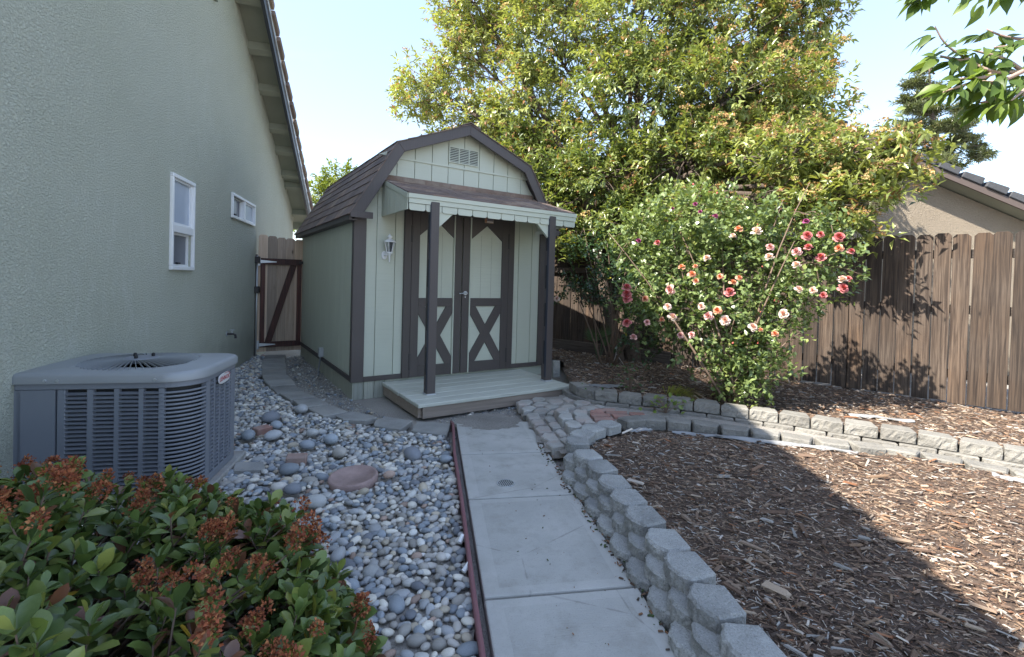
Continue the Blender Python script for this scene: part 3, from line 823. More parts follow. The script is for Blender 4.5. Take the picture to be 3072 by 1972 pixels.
course(rw3, farp, .115, .20, NEARB, -1, jit=.015)
o = add('block', STRB[2], MT['block'], rw3, loc=(.63 - 1.0, 5.95 - 6.3, .13), rot=(.02, math.radians(88), .25))

# ------------------------------------------------------------------ mulch beds
def z_low(X, Y):
    return .085 + .012 * wob(X, Y, 1.6) + .02 * np.clip((X - 1.2) / 1.5, 0, 1) - .03 * np.clip((Y - 3.3) / .4, 0, 1)
LOWBED = [(.90, .45), (.84, 1.0), (.80, 1.4), (.755, 1.85), (.70, 2.2), (.66, 2.5), (.60, 2.9), (.56, 3.15), (.60, 3.35), (.80, 3.55), (.98, 3.72), (1.25, 3.76), (1.6, 3.66), (2.0, 3.46), (2.4, 3.27), (2.65, 3.22), (3.0, 2.95), (3.7, 2.45), (4.3, 2.0), (4.3, .45)]
def z_up(X, Y):
    d = np.clip((X + Y - 6.2) / 3.2, 0, 1)
    return .135 - .075 * d + .012 * wob(X, Y, 1.4)
UPBED = [(.72, 4.95), (.78, 4.72), (.95, 4.58), (1.4, 4.44), (1.8, 4.28), (2.3, 4.0), (2.7, 3.78), (3.2, 3.47), (3.6, 3.18), (4.2, 2.75), (6.3, 3.4), (3.92, 5.6), (2.6, 6.75), (.4, 8.45), (-.2, 8.0), (.75, 6.6), (.66, 5.6)]
V_, F_ = grid_sheet((.5, 4.4, .4, 3.9), .06, z_low, lambda x, y: inpoly(x, y, LOWBED))
bed_low = add('mulch_bed', npmesh('mulch_bed', V_, F_, smooth=True), MT['soil']); tag(bed_low, kind='structure')
V_, F_ = grid_sheet((-.3, 6.4, 2.7, 8.5), .08, z_up, lambda x, y: inpoly(x, y, UPBED))
bed_up = add('mulch_bed', npmesh('mulch_bed', V_, F_, smooth=True), MT['soil']); tag(bed_up, kind='structure')

chipv = [(-.5, -.5, -.5), (-.42, .5, -.5), (.5, .34, -.5), (.46, -.4, -.5), (-.46, -.36, .5), (-.38, .36, .5), (.36, .3, .5), (.42, -.34, .5)]
chipf = [(0, 1, 2), (0, 2, 3), (4, 6, 5), (4, 7, 6), (0, 4, 5), (0, 5, 1), (1, 5, 6), (1, 6, 2), (2, 6, 7), (2, 7, 3), (3, 7, 4), (3, 4, 0)]
CHIPC = np.array([(.10, .062, .042), (.15, .10, .07), (.22, .16, .115), (.06, .04, .03), (.29, .225, .165), (.19, .125, .08), (.37, .32, .27), (.26, .245, .225), (.14, .085, .055), (.45, .40, .34), (.24, .11, .055)])
CHIPP = np.array([.17, .17, .13, .13, .09, .11, .05, .06, .05, .02, .02]); CHIPP /= CHIPP.sum()
def scatter_chips(poly, bb, n, lo, hi, zf, dens=None):
    x0, x1, y0, y1 = bb
    P = np.stack([rng.uniform(x0, x1, n * 4), rng.uniform(y0, y1, n * 4)], -1)
    P = P[inpoly(P[:, 0], P[:, 1], poly)]
    if dens is not None: P = P[rng.uniform(0, 1, len(P)) < dens(P[:, 0], P[:, 1])]
    P = P[:n]; n = len(P)
    ln = lo + (hi - lo) * rng.beta(1.3, 3.2, n)
    wd = np.minimum(ln * rng.uniform(.07, .26, n), .026) * np.where(rng.uniform(0, 1, n) < .12, 1.7, 1); th = wd * rng.uniform(.2, .45, n)
    a = rng.normal(-.45, .85, n)
    tl = rng.normal(0, .16, n); tr = rng.normal(0, .35, n)
    M = rotz_frames(a)
    c, s = np.cos(tl), np.sin(tl); o, i = np.zeros(n), np.ones(n)
    T = np.stack([np.stack([c, o, s], -1), np.stack([o, i, o], -1), np.stack([-s, o, c], -1)], -2)
    c, s = np.cos(tr), np.sin(tr)
    U = np.stack([np.stack([i, o, o], -1), np.stack([o, c, -s], -1), np.stack([o, s, c], -1)], -2)
    M = M @ T @ U
    pos = np.stack([P[:, 0], P[:, 1], zf(P[:, 0], P[:, 1]) + rng.uniform(.0, .018, n)], -1)
    scl = np.stack([ln, wd, th], -1)
    cols = CHIPC[rng.choice(len(CHIPC), n, p=CHIPP)] * rng.uniform(.85, 1.5, (n, 1))
    return pos, M, scl, cols
def euler_of(M): return Matrix(M.tolist()).to_euler()
def put_bed(bed, parts, nsingle):
    pos = np.concatenate([p[0] for p in parts]); M = np.concatenate([p[1] for p in parts]); S = np.concatenate([p[2] for p in parts]); C = np.concatenate([p[3] for p in parts])
    d = np.linalg.norm(pos - np.array([0, 0, CAM_H]), axis=1)
    vis = (np.abs(pos[:, 0] / np.maximum(pos[:, 1], .1)) < 1.06) & (pos[:, 1] > 1.15)
    score = np.where(vis, S[:, 0] * np.sqrt(S[:, 1] / S[:, 0]) / d, 0)
    idx = np.argsort(-score); one, rest = idx[:nsingle], idx[nsingle:]
    me = npmesh('wood_chip', chipv, chipf)
    for i in one:
        add('wood_chip', me, MT['chip_o'], bed, loc=pos[i] + np.array([0, 0, .008]), rot=euler_of(M[i]), scl=S[i], color=C[i])
    V, F, C2 = instance(chipv, chipf, pos[rest], M[rest], S[rest], C[rest])
    o = add('wood_chips', npmesh('wood_chips', V, F, C2), MT['chip_a'], bed); o['kind'] = 'stuff'
near = lambda x, y: np.clip(1.6 / np.maximum(np.hypot(x, y), 1.2), .25, 1)
put_bed(bed_low, [scatter_chips(LOWBED, (.5, 4.3, .9, 3.9), 24000, .012, .05, z_low, near),
                  scatter_chips(LOWBED, (.5, 4.3, .9, 3.9), 24000, .006, .026, z_low, near),
                  scatter_chips(LOWBED, (.5, 4.3, .9, 3.9), 4600, .025, .085, z_low, near),
                  scatter_chips(LOWBED, (.5, 4.3, .9, 3.9), 110, .07, .17, z_low)], 290)
put_bed(bed_up, [scatter_chips(UPBED, (-.3, 6.3, 2.7, 8.5), 20000, .015, .06, z_up),
                 scatter_chips(UPBED, (-.3, 6.3, 2.7, 8.5), 2500, .04, .13, z_up)], 60)

# pale landscape fabric showing along the bed edge
fabm = m_grit('landscape_fabric', (0.25, 0.255, 0.26), fs=260, big=6, speck=.12, bmp=.3, bd=.002)
def ribbon(name, pts, w, zf, label, seed, par=None):
    r = random.Random(seed); P = [Vector((*p, 0)) for p in pts]; P = smooth_path(P, 2)
    vs, fs = [], []
    for i, p in enumerate(P):
        t = (P[min(i + 1, len(P) - 1)] - P[max(i - 1, 0)]).normalized(); n_ = Vector((-t.y, t.x, 0))
        ww = w * (.55 + .45 * math.sin(math.pi * i / (len(P) - 1))) * r.uniform(.75, 1.2)
        for k, u in enumerate((-1, -.3, .4, 1)):
            q = p + n_ * ww * .5 * u
            vs.append((q.x, q.y, float(zf(q.x, q.y)) + .006 + r.uniform(0, .016) + (.010 if k in (1, 2) else 0)))
    for i in range(len(P) - 1):
        for k in range(3): fs.append((i * 4 + k, i * 4 + k + 1, i * 4 + k + 5, i * 4 + k + 4))
    n0 = len(vs)
    vs += [(x, y, z - .003) for x, y, z in vs]; fs += [tuple(j + n0 for j in f[::-1]) for f in fs]
    mb = MB(); mb._add(vs, fs)
    o = mb.build(name, fabm, None, smooth=True); tag(o, label, 'fabric', 'pieces of pale landscape fabric')
    return o
ribbon('landscape_fabric', [(1.28, 3.70), (1.48, 3.66), (1.72, 3.555), (1.95, 3.45), (2.2, 3.35), (2.38, 3.22)], .075, z_low, 'long white fabric strip lying along the inner edge of the low wall', 1)
ribbon('landscape_fabric', [(.92, 3.67), (1.02, 3.72), (1.13, 3.73)], .07, z_low, 'short white fabric scrap folded against the curved end of the low wall', 2)
ribbon('landscape_fabric', [(2.95, 4.12), (3.15, 4.09), (3.42, 4.0)], .12, z_up, 'grey white fabric patch bare on the sunny mulch below the fence', 3)
ribbon('landscape_fabric', [(.83, 5.0), (1.0, 4.98), (1.2, 5.02)], .13, z_up, 'crumpled white fabric in the shaded bed beside the porch corner', 4)
ribbon('landscape_fabric', [(2.95, 2.88), (3.1, 2.76), (3.3, 2.62)], .035, z_low, 'thin white fabric edge in sunlight at the right end of the low wall', 5)

# ------------------------------------------------------------------ gravel yard
wallx = lambda y: HO[0] + (HO[1] - y) * .283
GRAV = [(wallx(.2), .2), (wallx(7.1), 7.1), (-3.45, 7.15), (-2.98, 5.6), (-2.3, 4.75), (-1.85, 4.3), (-1.4, 4.0), (-.85, 3.78), (-.5, 3.7), (-.385, 3.29), (-.258, 2.577), (-.122, 1.754), (-.08, 1.525), (.0, 1.0), (.1, .2)]
zg = lambda X, Y: -.028 + .006 * wob(X, Y, 1.5)
V_, F_ = grid_sheet((-4, .2, .1, 7.3), .1, zg, lambda x, y: inpoly(x, y, GRAV))
gravel = add('gravel_yard', npmesh('gravel_yard', V_, F_, smooth=True), MT['dirt']); tag(gravel, kind='structure')
def ico(n):
    bm = bmesh.new(); bmesh.ops.create_icosphere(bm, subdivisions=n, radius=.5)
    v = np.array([x.co[:] for x in bm.verts]); f = np.array([[q.index for q in p.verts] for p in bm.faces]); bm.free(); return v, f
IV2, IF2 = ico(2); IV1, IF1 = ico(1)
def lumpy(v, seed, k=.21):
    r = np.random.default_rng(seed); d = r.normal(size=(7, 3)); ph = r.uniform(0, 6, 7)
    s = 1 + k * (np.sin(v @ d.T * 2.2 + ph).sum(1) / 3)
    return v * s[:, None]
PEBC = np.array([(.36, .365, .37), (.25, .275, .305), (.48, .45, .41), (.60, .585, .545), (.18, .19, .21), (.33, .31, .28), (.41, .41, .40), (.66, .62, .54), (.30, .33, .36), (.36, .26, .21), (.46, .40, .31), (.23, .255, .28)])
PEBP = np.array([.13, .09, .13, .13, .06, .10, .11, .11, .06, .03, .06, .05]); PEBP /= PEBP.sum()
AVOID = [shrink(q, 1.02) for q in STEPS]
def pack(poly, bb, sizes, avoid=(), k=.72, tries=6):
    """drop discs without much overlap, big ones first"""
    cell = .06; gridd = {}; out = []
    x0, x1, y0, y1 = bb
    r = np.random.default_rng(5)
    cand = np.stack([r.uniform(x0, x1, len(sizes) * tries), r.uniform(y0, y1, len(sizes) * tries)], -1)
    ok = inpoly(cand[:, 0], cand[:, 1], poly)
    for a in avoid: ok &= ~inpoly(cand[:, 0], cand[:, 1], a)
    cand = cand[ok]; ci = 0
    for s in sizes:
        for _ in range(tries):
            if ci >= len(cand): return out
            x, y = cand[ci]; ci += 1
            gx, gy = int(x / cell + 1000), int(y / cell + 1000); bad = False
            for i in (-1, 0, 1):
                for j in (-1, 0, 1):
                    for (px, py, ps) in gridd.get((gx + i, gy + j), ()):
                        if (px - x) ** 2 + (py - y) ** 2 < (k * .5 * (ps + s)) ** 2: bad = True; break
                    if bad: break
                if bad: break
            if not bad:
                gridd.setdefault((gx, gy), []).append((x, y, s)); out.append((x, y, s)); break
    return out
# hand-placed cobbles (x, y, size, colour index)
BIG = [(-.638, 3.237, .125, 4), (-1.20, 2.66, .10, 4), (-1.29, 2.68, .085, 2), (-1.02, 2.52, .10, 6), (-1.36, 2.93, .115, 11), (-1.75, 3.55, .12, 0), (-1.98, 3.95, .16, 4), (-1.85, 3.78, .11, 8), (-1.50, 3.62, .10, 6), (-1.30, 3.48, .12, 8), (-1.42, 3.36, .11, 1), (-1.93, 3.52, .12, 11), (-.42, 3.18, .085, 1), (-1.15, 3.22, .10, 5), (-.72, 2.9, .07, 9), (-1.85, 4.25, .13, 0), (-.28, 2.06, .055, 2), (-.9, 3.55, .09, 6), (-.72, 2.05, .075, 0), (-.62, 1.72, .09, 1)]
DISC = (-.93, 2.866)
sz = np.sort(np.concatenate([rng.uniform(.045, .075, 520), rng.uniform(.026, .048, 5200), rng.uniform(.014, .028, 9000)]))[::-1]
pk = pack(GRAV, (-3.9, .15, .9, 7.2), sz, AVOID)
pk = [q for q in pk if (q[0] - DISC[0]) ** 2 + (q[1] - DISC[1]) ** 2 > .155 ** 2 and all((q[0] - b_[0]) ** 2 + (q[1] - b_[1]) ** 2 > (.4 * (b_[2] + q[2])) ** 2 for b_ in BIG)]
pk = np.array(pk); n = len(pk)
S = np.stack([pk[:, 2] * rng.uniform(1.0, 1.45, n), pk[:, 2] * rng.uniform(.75, 1.0, n), pk[:, 2] * rng.uniform(.5, .8, n)], -1)
a_ = rng.uniform(0, 6.28, n); M = rotz_frames(a_); tl = rng.normal(0, .22, n); c, s = np.cos(tl), np.sin(tl); o_, i_ = np.zeros(n), np.ones(n)
M = M @ np.stack([np.stack([c, o_, s], -1), np.stack([o_, i_, o_], -1), np.stack([-s, o_, c], -1)], -2)
pos = np.stack([pk[:, 0], pk[:, 1], zg(pk[:, 0], pk[:, 1]) + S[:, 2] * .30 + rng.uniform(0, .012, n) * (pk[:, 2] < .05)], -1)
C = PEBC[rng.choice(len(PEBC), n, p=PEBP)] * rng.uniform(.8, 1.2, (n, 1))
d = np.linalg.norm(pos - np.array([0, 0, CAM_H]), axis=1)
shr = ((pos[:, 0] + 1.25) / .95) ** 2 + ((pos[:, 1] - 1.35) / .72) ** 2 < 1
vis = (np.abs(pos[:, 0] / pos[:, 1]) < 1.06) & ~shr & (pos[:, 1] > 1.2)
idx = np.argsort(-np.where(vis, pk[:, 2] / d, 0)); one, rest = idx[:268], idx[268:]
PM = [npmesh('pebble', lumpy(IV2, s), IF2, smooth=True) for s in range(8)]
for i in one:
    add('pebble', PM[int(rng.integers(8))], MT['pebble_o'], gravel, loc=pos[i], rot=euler_of(M[i]), scl=S[i], color=C[i])
for x, y, s, ci in BIG:
    add('cobble', PM[int(rng.integers(8))], MT['pebble_o'], gravel, loc=(x, y, s * .16), rot=(RND.uniform(-.2, .2), RND.uniform(-.2, .2), RND.uniform(0, 6)), scl=(s * 1.12, s * .86, s * .66), color=PEBC[ci] * RND.uniform(1.0, 1.35))
parts = []
for v in range(6):
    sel = rest[v::6]; nr = sel[pos[sel, 1] < 3.3]; fr = sel[pos[sel, 1] >= 3.3]
    parts.append(instance(lumpy(IV2, 30 + v), IF2, pos[nr], M[nr], S[nr], C[nr]))
    parts.append(instance(lumpy(IV1, 40 + v), IF1, pos[fr], M[fr], S[fr], C[fr]))
V, F, C2 = cat(parts)
o = add('pebbles', npmesh('pebbles', V, F, C2, smooth=True), MT['pebble_a'], gravel); o['kind'] = 'stuff'
# fine grit between the stepping stones, shed and walk
GRIT = [(-3.5, 7.2), (-2.9, 5.4), (-2.2, 4.5), (-1.5, 3.95), (-.6, 3.65), (-.42, 3.6), (-.4, 3.95), (.2, 4.2), (.1, 4.75), (.66, 5.3), (.2, 5.3), (-.85, 4.0), (-1.6, 4.85), (-3.3, 7.5)]
n = 16000
P = np.stack([rng.uniform(-3.6, .7, n * 3), rng.uniform(3.6, 7.5, n * 3)], -1); P = P[inpoly(P[:, 0], P[:, 1], GRIT)][:n]; n = len(P)
s = .004 + .016 * rng.beta(1.2, 4, n); big_ = rng.uniform(0, 1, n) < .02; s[big_] = rng.uniform(.02, .045, big_.sum())
for q in AVOID: s[inpoly(P[:, 0], P[:, 1], q)] *= .25
a_ = rng.uniform(0, 6.28, n)
V, F, C2 = instance(lumpy(IV1, 3), IF1, np.stack([P[:, 0], P[:, 1], np.full(n, -.055) + s * .3 + rng.uniform(0, .006, n)], -1), rotz_frames(a_), np.stack([s * 1.2, s, s * .7], -1), PEBC[rng.choice(len(PEBC), n, p=PEBP)] * rng.uniform(.75, 1.2, (n, 1)))
o = add('fine_gravel', npmesh('fine_gravel', V, F, C2, smooth=True), MT['pebble_a']); tag(o, 'fine grey gravel strewn over the dirt beside the shed', 'gravel', kind='stuff')

# concrete disc in the gravel
discm = m_grit('pink_concrete', (0.33, 0.235, 0.215), fs=200, big=10, speck=.3, bmp=.5)
mb = MB(); mb.lathe([(.140, -.05), (.146, .0), (.146, .022), (.140, .031), (.128, .031), (.119, .017), (.002, .015)], 40)
o = mb.build('round_stepping_stone', discm, None, smooth=False); o.location = (*DISC, -.012); o.rotation_euler = (.05, -.04, 0)
for p_ in o.data.polygons: p_.use_smooth = len(p_.vertices) == 4
tag(o, 'round pinkish concrete stepping stone with raised rim lying in the gravel', 'stepping stone')
for x, y, rz, lab in ((-1.38, 3.10, .3, 'broken red brick piece in the gravel above the round stone'), (-1.90, 3.66, 1.1, 'rusty brown brick lying beside the air conditioner in the gravel')):
    mb = MB(); mb.box(-.062, .062, -.04, .04, -.03, .04)
    o = mb.build('brick', MT['brick'], None, .006); o.location = (x, y, 0); o.rotation_euler = (.05, .04, rz); tag(o, lab, 'brick', 'loose bricks in the gravel')
for x, y, rz, lab in ((-.205, 2.20, 1.2, 'white plastic pipe stub among pebbles beside the edging, farther one'), (-.16, 1.98, .9, 'white plastic pipe stub among pebbles beside the edging, nearer one')):
    mb = MB(); mb.tube([(-.02, 0, 0), (.02, 0, 0)], .011, 12); o = mb.build('pipe_stub', MT['white'], None, smooth=False); o.location = (x, y, .012); o.rotation_euler = (0, -.5, rz); tag(o, lab, 'pipe', 'pipe stubs by the edging')
# ------------------------------------------------------------------ fence
FPTS = [Vector((6.6, 2.90)), Vector((3.92, 5.53)), Vector((2.35, 6.88)), Vector((.40, 8.40))]
fence = empty('board_fence', (3.92, 5.53, 0), 0, 'weathered brown dog eared board fence along the right side of the garden', 'fence', 'garden fence bays')
fence_l = empty('board_fence', (1.3, 7.7, 0), 0, 'dark shaded fence bay with rails facing in, half hidden behind the porch', 'fence', 'garden fence bays')
bw = .142
def board_mesh(w, h):
    e = .028
    mb = MB(); mb.prism([(-w / 2, 0), (w / 2, 0), (w / 2, h - e), (w / 2 - e, h), (-w / 2 + e, h), (-w / 2, h - e)], -.009, .009, 'y')
    return mb.mesh('board', .002)
BM = [board_mesh(bw - k, 1.74) for k in (.004, .006, .009, .005)]
def run(par, a, b, facing_boards):
    d = (b - a); L_ = d.length; t = d.normalized(); ang = math.atan2(t.y, t.x)
    n_ = Vector((-t.y, t.x))
    if n_.dot(Vector((-.6, -.8))) < 0: n_ = -n_          # towards the garden
    off = .0 if facing_boards else -.045
    k = int(L_ / bw)
    for i in range(k):
        p = a + t * ((i + .5) * L_ / k) + n_ * (off + RND.uniform(-.003, .003))
        top = 1.83 + RND.uniform(-.012, .012)
        o = add('board', BM[RND.randrange(4)], MT['fence'], par, loc=(p.x - par.location.x, p.y - par.location.y, top - 1.74), rot=(RND.uniform(-.004, .004), RND.uniform(-.006, .006), ang))
    ro = -.035 if facing_boards else .0
    for z in ((.38, 1.05, 1.62) if facing_boards else (.20, 1.42)):
        mb = MB(); q0 = a + n_ * ro; q1 = b + n_ * ro
        c = (q0 + q1) / 2; hl = (q1 - q0).length / 2
        mb.box(-hl, hl, -.019, .019, -.045, .045)
        o = mb.build('rail', MT['fence_rail'], par, .003)
        o.location = (c.x - par.location.x, c.y - par.location.y, z); o.rotation_euler = (0, 0, ang)
    if not facing_boards:                                # kick board
        c = (a + b) / 2 + n_ * .002; mb = MB(); mb.box(-L_ / 2, L_ / 2, -.012, .012, -.08, .08)
        o = mb.build('kick_board', MT['fence_rail'], par, .003); o.location = (c.x - par.location.x, c.y - par.location.y, .12); o.rotation_euler = (0, 0, ang)
        o.location.x += n_.x * .02; o.location.y += n_.y * .02
    for p in (a, b) if not facing_boards else (a,):
        q = p - n_ * .09; mb = MB(); mb.box(-.045, .045, -.045, .045, -.1, 1.72)
        o = mb.build('post', MT['fence_rail'], par, .004); o.location = (q.x - par.location.x, q.y - par.location.y, 0); o.rotation_euler = (0, 0, ang)
run(fence, FPTS[0], FPTS[1], True)
run(fence, FPTS[1], FPTS[2], True)
run(fence_l, FPTS[2] + Vector((-.02, .015)), FPTS[3], False)
# loose wire loop hanging on the fence
tdir = (FPTS[1] - FPTS[0]).normalized(); nrm = Vector((-.7, -.714))
wl = []
base_ = FPTS[0] + tdir * 2.02 + nrm * .025
for i in range(26):
    a = -2.2 + i * .19
    wl.append((base_.x - tdir.x * .085 * math.cos(a) * (1 + .02 * i), base_.y - tdir.y * .085 * math.cos(a) * (1 + .02 * i), .66 + .10 * math.sin(a) + .012 * i * .4))
mb = MB(); mb.tube(wl, .0028, 5); o = mb.build('wire_loop', MT['iron'], None, smooth=True); tag(o, 'thin dark wire loop hanging on the sunny fence boards', 'wire')

# ------------------------------------------------------------------ side gate
ga, gb = Vector((-3.765, 7.06, 0)), Vector((-3.245, 7.40, 0))
gt = (gb - ga); GW = gt.length; gang = math.atan2(gt.y, gt.x)
gate = empty('side_gate', ga, gang, 'narrow cedar picket gate with dark red frame and diagonal brace', 'gate')
pw = GW / 5
for i in range(5):
    e = .022; w = pw - .002; h = 1.80 - .012 * i + RND.uniform(-.006, .006)
    mb = MB(); mb.prism([(-w / 2, .05), (w / 2, .05), (w / 2, h - e), (w / 2 - e, h), (-w / 2 + e, h), (-w / 2, h - e)], -.009, .009, 'y')
    o = mb.build('picket', MT['picket'], gate, .002); o.location = ((i + .5) * pw, .03, 0)
mb = MB(); mb.box(.03, GW - .03, -.02, .018, 1.36, 1.45); mb.build('top_rail', MT['gateframe'], gate, .003)
mb = MB(); mb.box(.03, GW - .03, -.02, .018, .12, .20); mb.build('bottom_rail', MT['gateframe'], gate, .003)
mb = MB(); mb.box(.03, .09, -.018, .019, .202, 1.358); mb.build('stile', MT['gateframe'], gate, .003)
mb = MB(); mb.box(GW - .09, GW - .03, -.018, .019, .202, 1.358); mb.build('stile', MT['gateframe'], gate, .003)
mb = MB(); mb.prism([(.10, .203), (.19, .203), (GW - .10, 1.357), (GW - .19, 1.357)], -.017, .017, 'y'); mb.build('brace', MT['gateframe'], gate, .003)
for z in (1.40, .16):
    h_ = empty('hinge', (0, -.022, z)); h_.parent = gate
    mb = MB(); mb.prism([(.02, -.025), (.24, -.005), (.24, .005), (.02, .025)], -.004, 0, 'y'); mb.build('strap', MT['galv'], h_)
    mb = MB(); mb.box(-.045, .015, -.005, .0, -.065, .065); mb.tube([(.018, -.004, -.06), (.018, -.004, .06)], .007, 8); mb.build('leaf_plate', MT['galv'], h_)
mb = MB(); mb.box(GW - .07, GW + .05, -.035, -.021, 1.385, 1.425); mb.build('latch', MT['iron'], gate, .003)
mb = MB(); mb.box(-.075, -.01, -.03, .05, -.05, 1.50); o = mb.build('hinge_post', MT['fence_rail'], gate, .004)
mb = MB(); mb.box(GW + .012, GW + .10, -.01, .06, .10, 1.57); mb.build('latch_post', MT['picket'], gate, .004)
mb = MB(); mb.box(GW + .02, GW + .09, .0, .055, -.05, .098); mb.build('post_base', MT['galv'], gate, .004)
# conduit on the house wall next to the gate
cd = empty('wall_conduit', (*HO, 0), HYAW, 'thin grey conduit with two dark clips on the wall beside the gate', 'conduit')
mb = MB(); mb.tube([(.025, -.10, -.02), (.025, -.10, 1.48)], .011, 10); mb.build('pipe', MT['galv'], cd, smooth=True)
for z in (1.42, .98):
    mb = MB(); mb.box(.0, .06, -.145, -.055, z - .05, z + .05); mb.build('clip', MT['iron'], cd, .006)

# ------------------------------------------------------------------ shed
SX, SY, SYAW = -1.6174, 4.8857, 0.5786
W, SLN = 2.44, 3.05
shed = empty('garden_shed', (SX, SY, 0), SYAW, 'sage green gambrel garden shed with dark brown trim and porch awning', 'shed')
OV, FO = .085, .145
ZBt, HE, HK, HP, XK = .145, 1.865, 2.626, 2.968, .378
OUT = [(-OV, HE - .01), (XK, HK), (W / 2, HP), (W - XK, HK), (W + OV, HE - .01)]       # outer roof line
def off_line(P, dist):
    Q = []
    for i in range(len(P)):
        def nn(a, b):
            t = (Vector(b) - Vector(a)).normalized(); return Vector((t.y, -t.x))
        if i == 0: Q.append(Vector(P[0]) + nn(P[0], P[1]) * dist)
        elif i == len(P) - 1: Q.append(Vector(P[-1]) + nn(P[-2], P[-1]) * dist)
        else:
            n1, n2 = nn(P[i - 1], P[i]), nn(P[i], P[i + 1]); bi = (n1 + n2).normalized()
            Q.append(Vector(P[i]) + bi * (dist / max(.3, bi.dot(n1))))
    return [tuple(q) for q in Q]
IN1, IN2 = off_line(OUT, .03), off_line(OUT, .105)
def Hin(a):                                  # height of the wall line under the roof
    for (x0, z0), (x1, z1) in zip(IN1[:-1], IN1[1:]):
        if x0 <= a <= x1: return z0 + (z1 - z0) * (a - x0) / (x1 - x0)
    return IN1[0][1]
# core (closed body behind the siding)
mb = MB(); core = [(.012, -.0), (W - .012, -.0), (W - .012, Hin(W - .012) - .02)] + [(x, z - .02) for x, z in IN1[::-1][1:-1]] + [(.012, Hin(.012) - .02)]
mb.prism(core, .016, SLN - .016, 'y'); mb.build('wall_core', MT['siding'], shed)
# front siding planks, two storeys of panels with a seam at z = 2.50
SEAM = 2.50
edges = [.012] + [.0 + .0215 + .1965 * i for i in range(1, 13)]
edges = [0.0] + [.2 * i + .02 for i in range(1, 12)] + [W]
g_ = .0035
for a0, a1 in zip(edges[:-1], edges[1:]):
    for lo, hi, b0 in ((ZBt + .03, SEAM - .006, .0), (SEAM + .006, 9.0, -.006)):
        if lo < SEAM:                      # leave out what lies behind the doors
            segs = [(a0, a1)]
            if a0 > .53 and a1 < 1.91: lo2 = 1.96
            else: lo2 = lo
        else: lo2 = lo
        A0, A1 = a0 + g_, a1 - g_
        xs = [A0] + [x for x, _ in IN1[1:-1] if A0 < x < A1] + [A1]
        top = [(x, min(hi, Hin(x) - .012)) for x in xs]
        if max(z for _, z in top) - lo2 < .03: continue
        top = [(x, max(z, lo2 + .002)) for x, z in top]
        mb = MB(); mb.prism([(A0, lo2), (A1, lo2)] + top[::-1], b0, .0158, 'y')
        mb.build('siding_plank', MT['siding'], shed, .0015)
mb = MB(); mb.box(.30, W - .30, -.012, .0155, SEAM - .012, SEAM + .008); mb.build('seam_flashing', MT['siding'], shed)
# left side: narrow upright boards
nb_ = 30
for i in range(nb_):
    b0 = .05 + i * (SLN - .05) / nb_; b1 = b0 + (SLN - .05) / nb_
    mb = MB(); mb.box(0, .0118, b0 + .002, b1 - .002, ZBt + .03, HE - .03); mb.build('siding_board', MT['siding_v'], shed, .0015)
mb = MB(); mb.box(W - .0118, W, .05, SLN, ZBt + .03, HE - .03); mb.build('right_wall', MT['siding_v'], shed)
mb = MB()
mb.prism([(.0, 0), (W, 0), (W, Hin(W) - .01)] + [(x, z - .01) for x, z in IN1[::-1][1:-1]] + [(0, Hin(0) - .01)], SLN - .0155, SLN, 'y'); mb.build('back_wall', MT['siding_v'], shed)
# trim boards
mb = MB(); mb.box(-.022, .105, -.024, -.0005, ZBt - .02, HE - .04); mb.box(-.022, -.001, .0, .05, ZBt - .02, HE - .04); mb.build('corner_trim', MT['trim'], shed, .003)
mb = MB(); mb.box(W - .105, W + .022, -.024, -.0005, ZBt - .02, HE - .04); mb.box(W + .001, W + .022, .0, .05, ZBt - .02, HE - .04); mb.build('corner_trim', MT['trim'], shed, .003)
mb = MB(); mb.box(.106, .512, -.020, -.0005, ZBt - .02, ZBt + .03); mb.build('base_trim', MT['trim'], shed, .003)
mb = MB(); mb.box(1.935, W - .106, -.020, -.0005, ZBt - .02, ZBt + .03); mb.build('base_trim', MT['trim'], shed, .003)
mb = MB(); mb.box(-.018, -.0005, .051, SLN, ZBt - .02, ZBt + .03); mb.build('base_trim', MT['trim'], shed, .003)
# skirting under the wall
for i in range(4):
    a0 = .005 + i * .11
    mb = MB(); mb.box(a0 + .003, a0 + .107, -.004, .0155, -.06, ZBt - .022); mb.build('skirt_board', MT['skirt'], shed, .002)
mb = MB(); mb.box(.001, .0118, .0, SLN, -.06, ZBt - .022); mb.build('side_skirt', MT['skirt'], shed)
# roof deck, rake boards, eaves
names = [0, 1, 2, 3]
for i in range(4):
    mb = MB(); mb.prism([OUT[i], OUT[i + 1], IN1[i + 1], IN1[i]], -FO + .028, SLN + .06, 'y'); mb.build('roof_deck', MT['trim'], shed)
    o1 = off_line(OUT, -.012)
    mb = MB(); mb.prism([o1[i], o1[i + 1], IN2[i + 1], IN2[i]], -FO, -FO + .026, 'y'); mb.build('rake_board', MT['trim'], shed, .003)
    mb = MB(); mb.prism([OUT[i], OUT[i + 1], IN2[i + 1], IN2[i]], SLN + .061, SLN + .085, 'y'); mb.build('rake_board', MT['trim'], shed)
for x0, x1 in ((-OV - .012, -OV + .02), (W + OV - .02, W + OV + .012)):
    mb = MB(); mb.box(x0, x1, -FO + .03, SLN + .06, HE - .085, HE - .012); mb.build('eave_board', MT['trim'], shed, .003)
mb = MB(); mb.box(-OV - .01, .13, -FO - .012, -FO - .001, HE - .06, HE + .005); mb.build('eave_return', MT['trim'], shed, .003)
mb = MB(); mb.box(W - .13, W + OV + .01, -FO - .012, -FO - .001, HE - .06, HE + .005); mb.build('eave_return', MT['trim'], shed, .003)
mb = MB(); mb.box(-OV + .021, -.02, -FO + .03, SLN, HE - .085, HE - .07); mb.build('soffit', MT['trim'], shed)
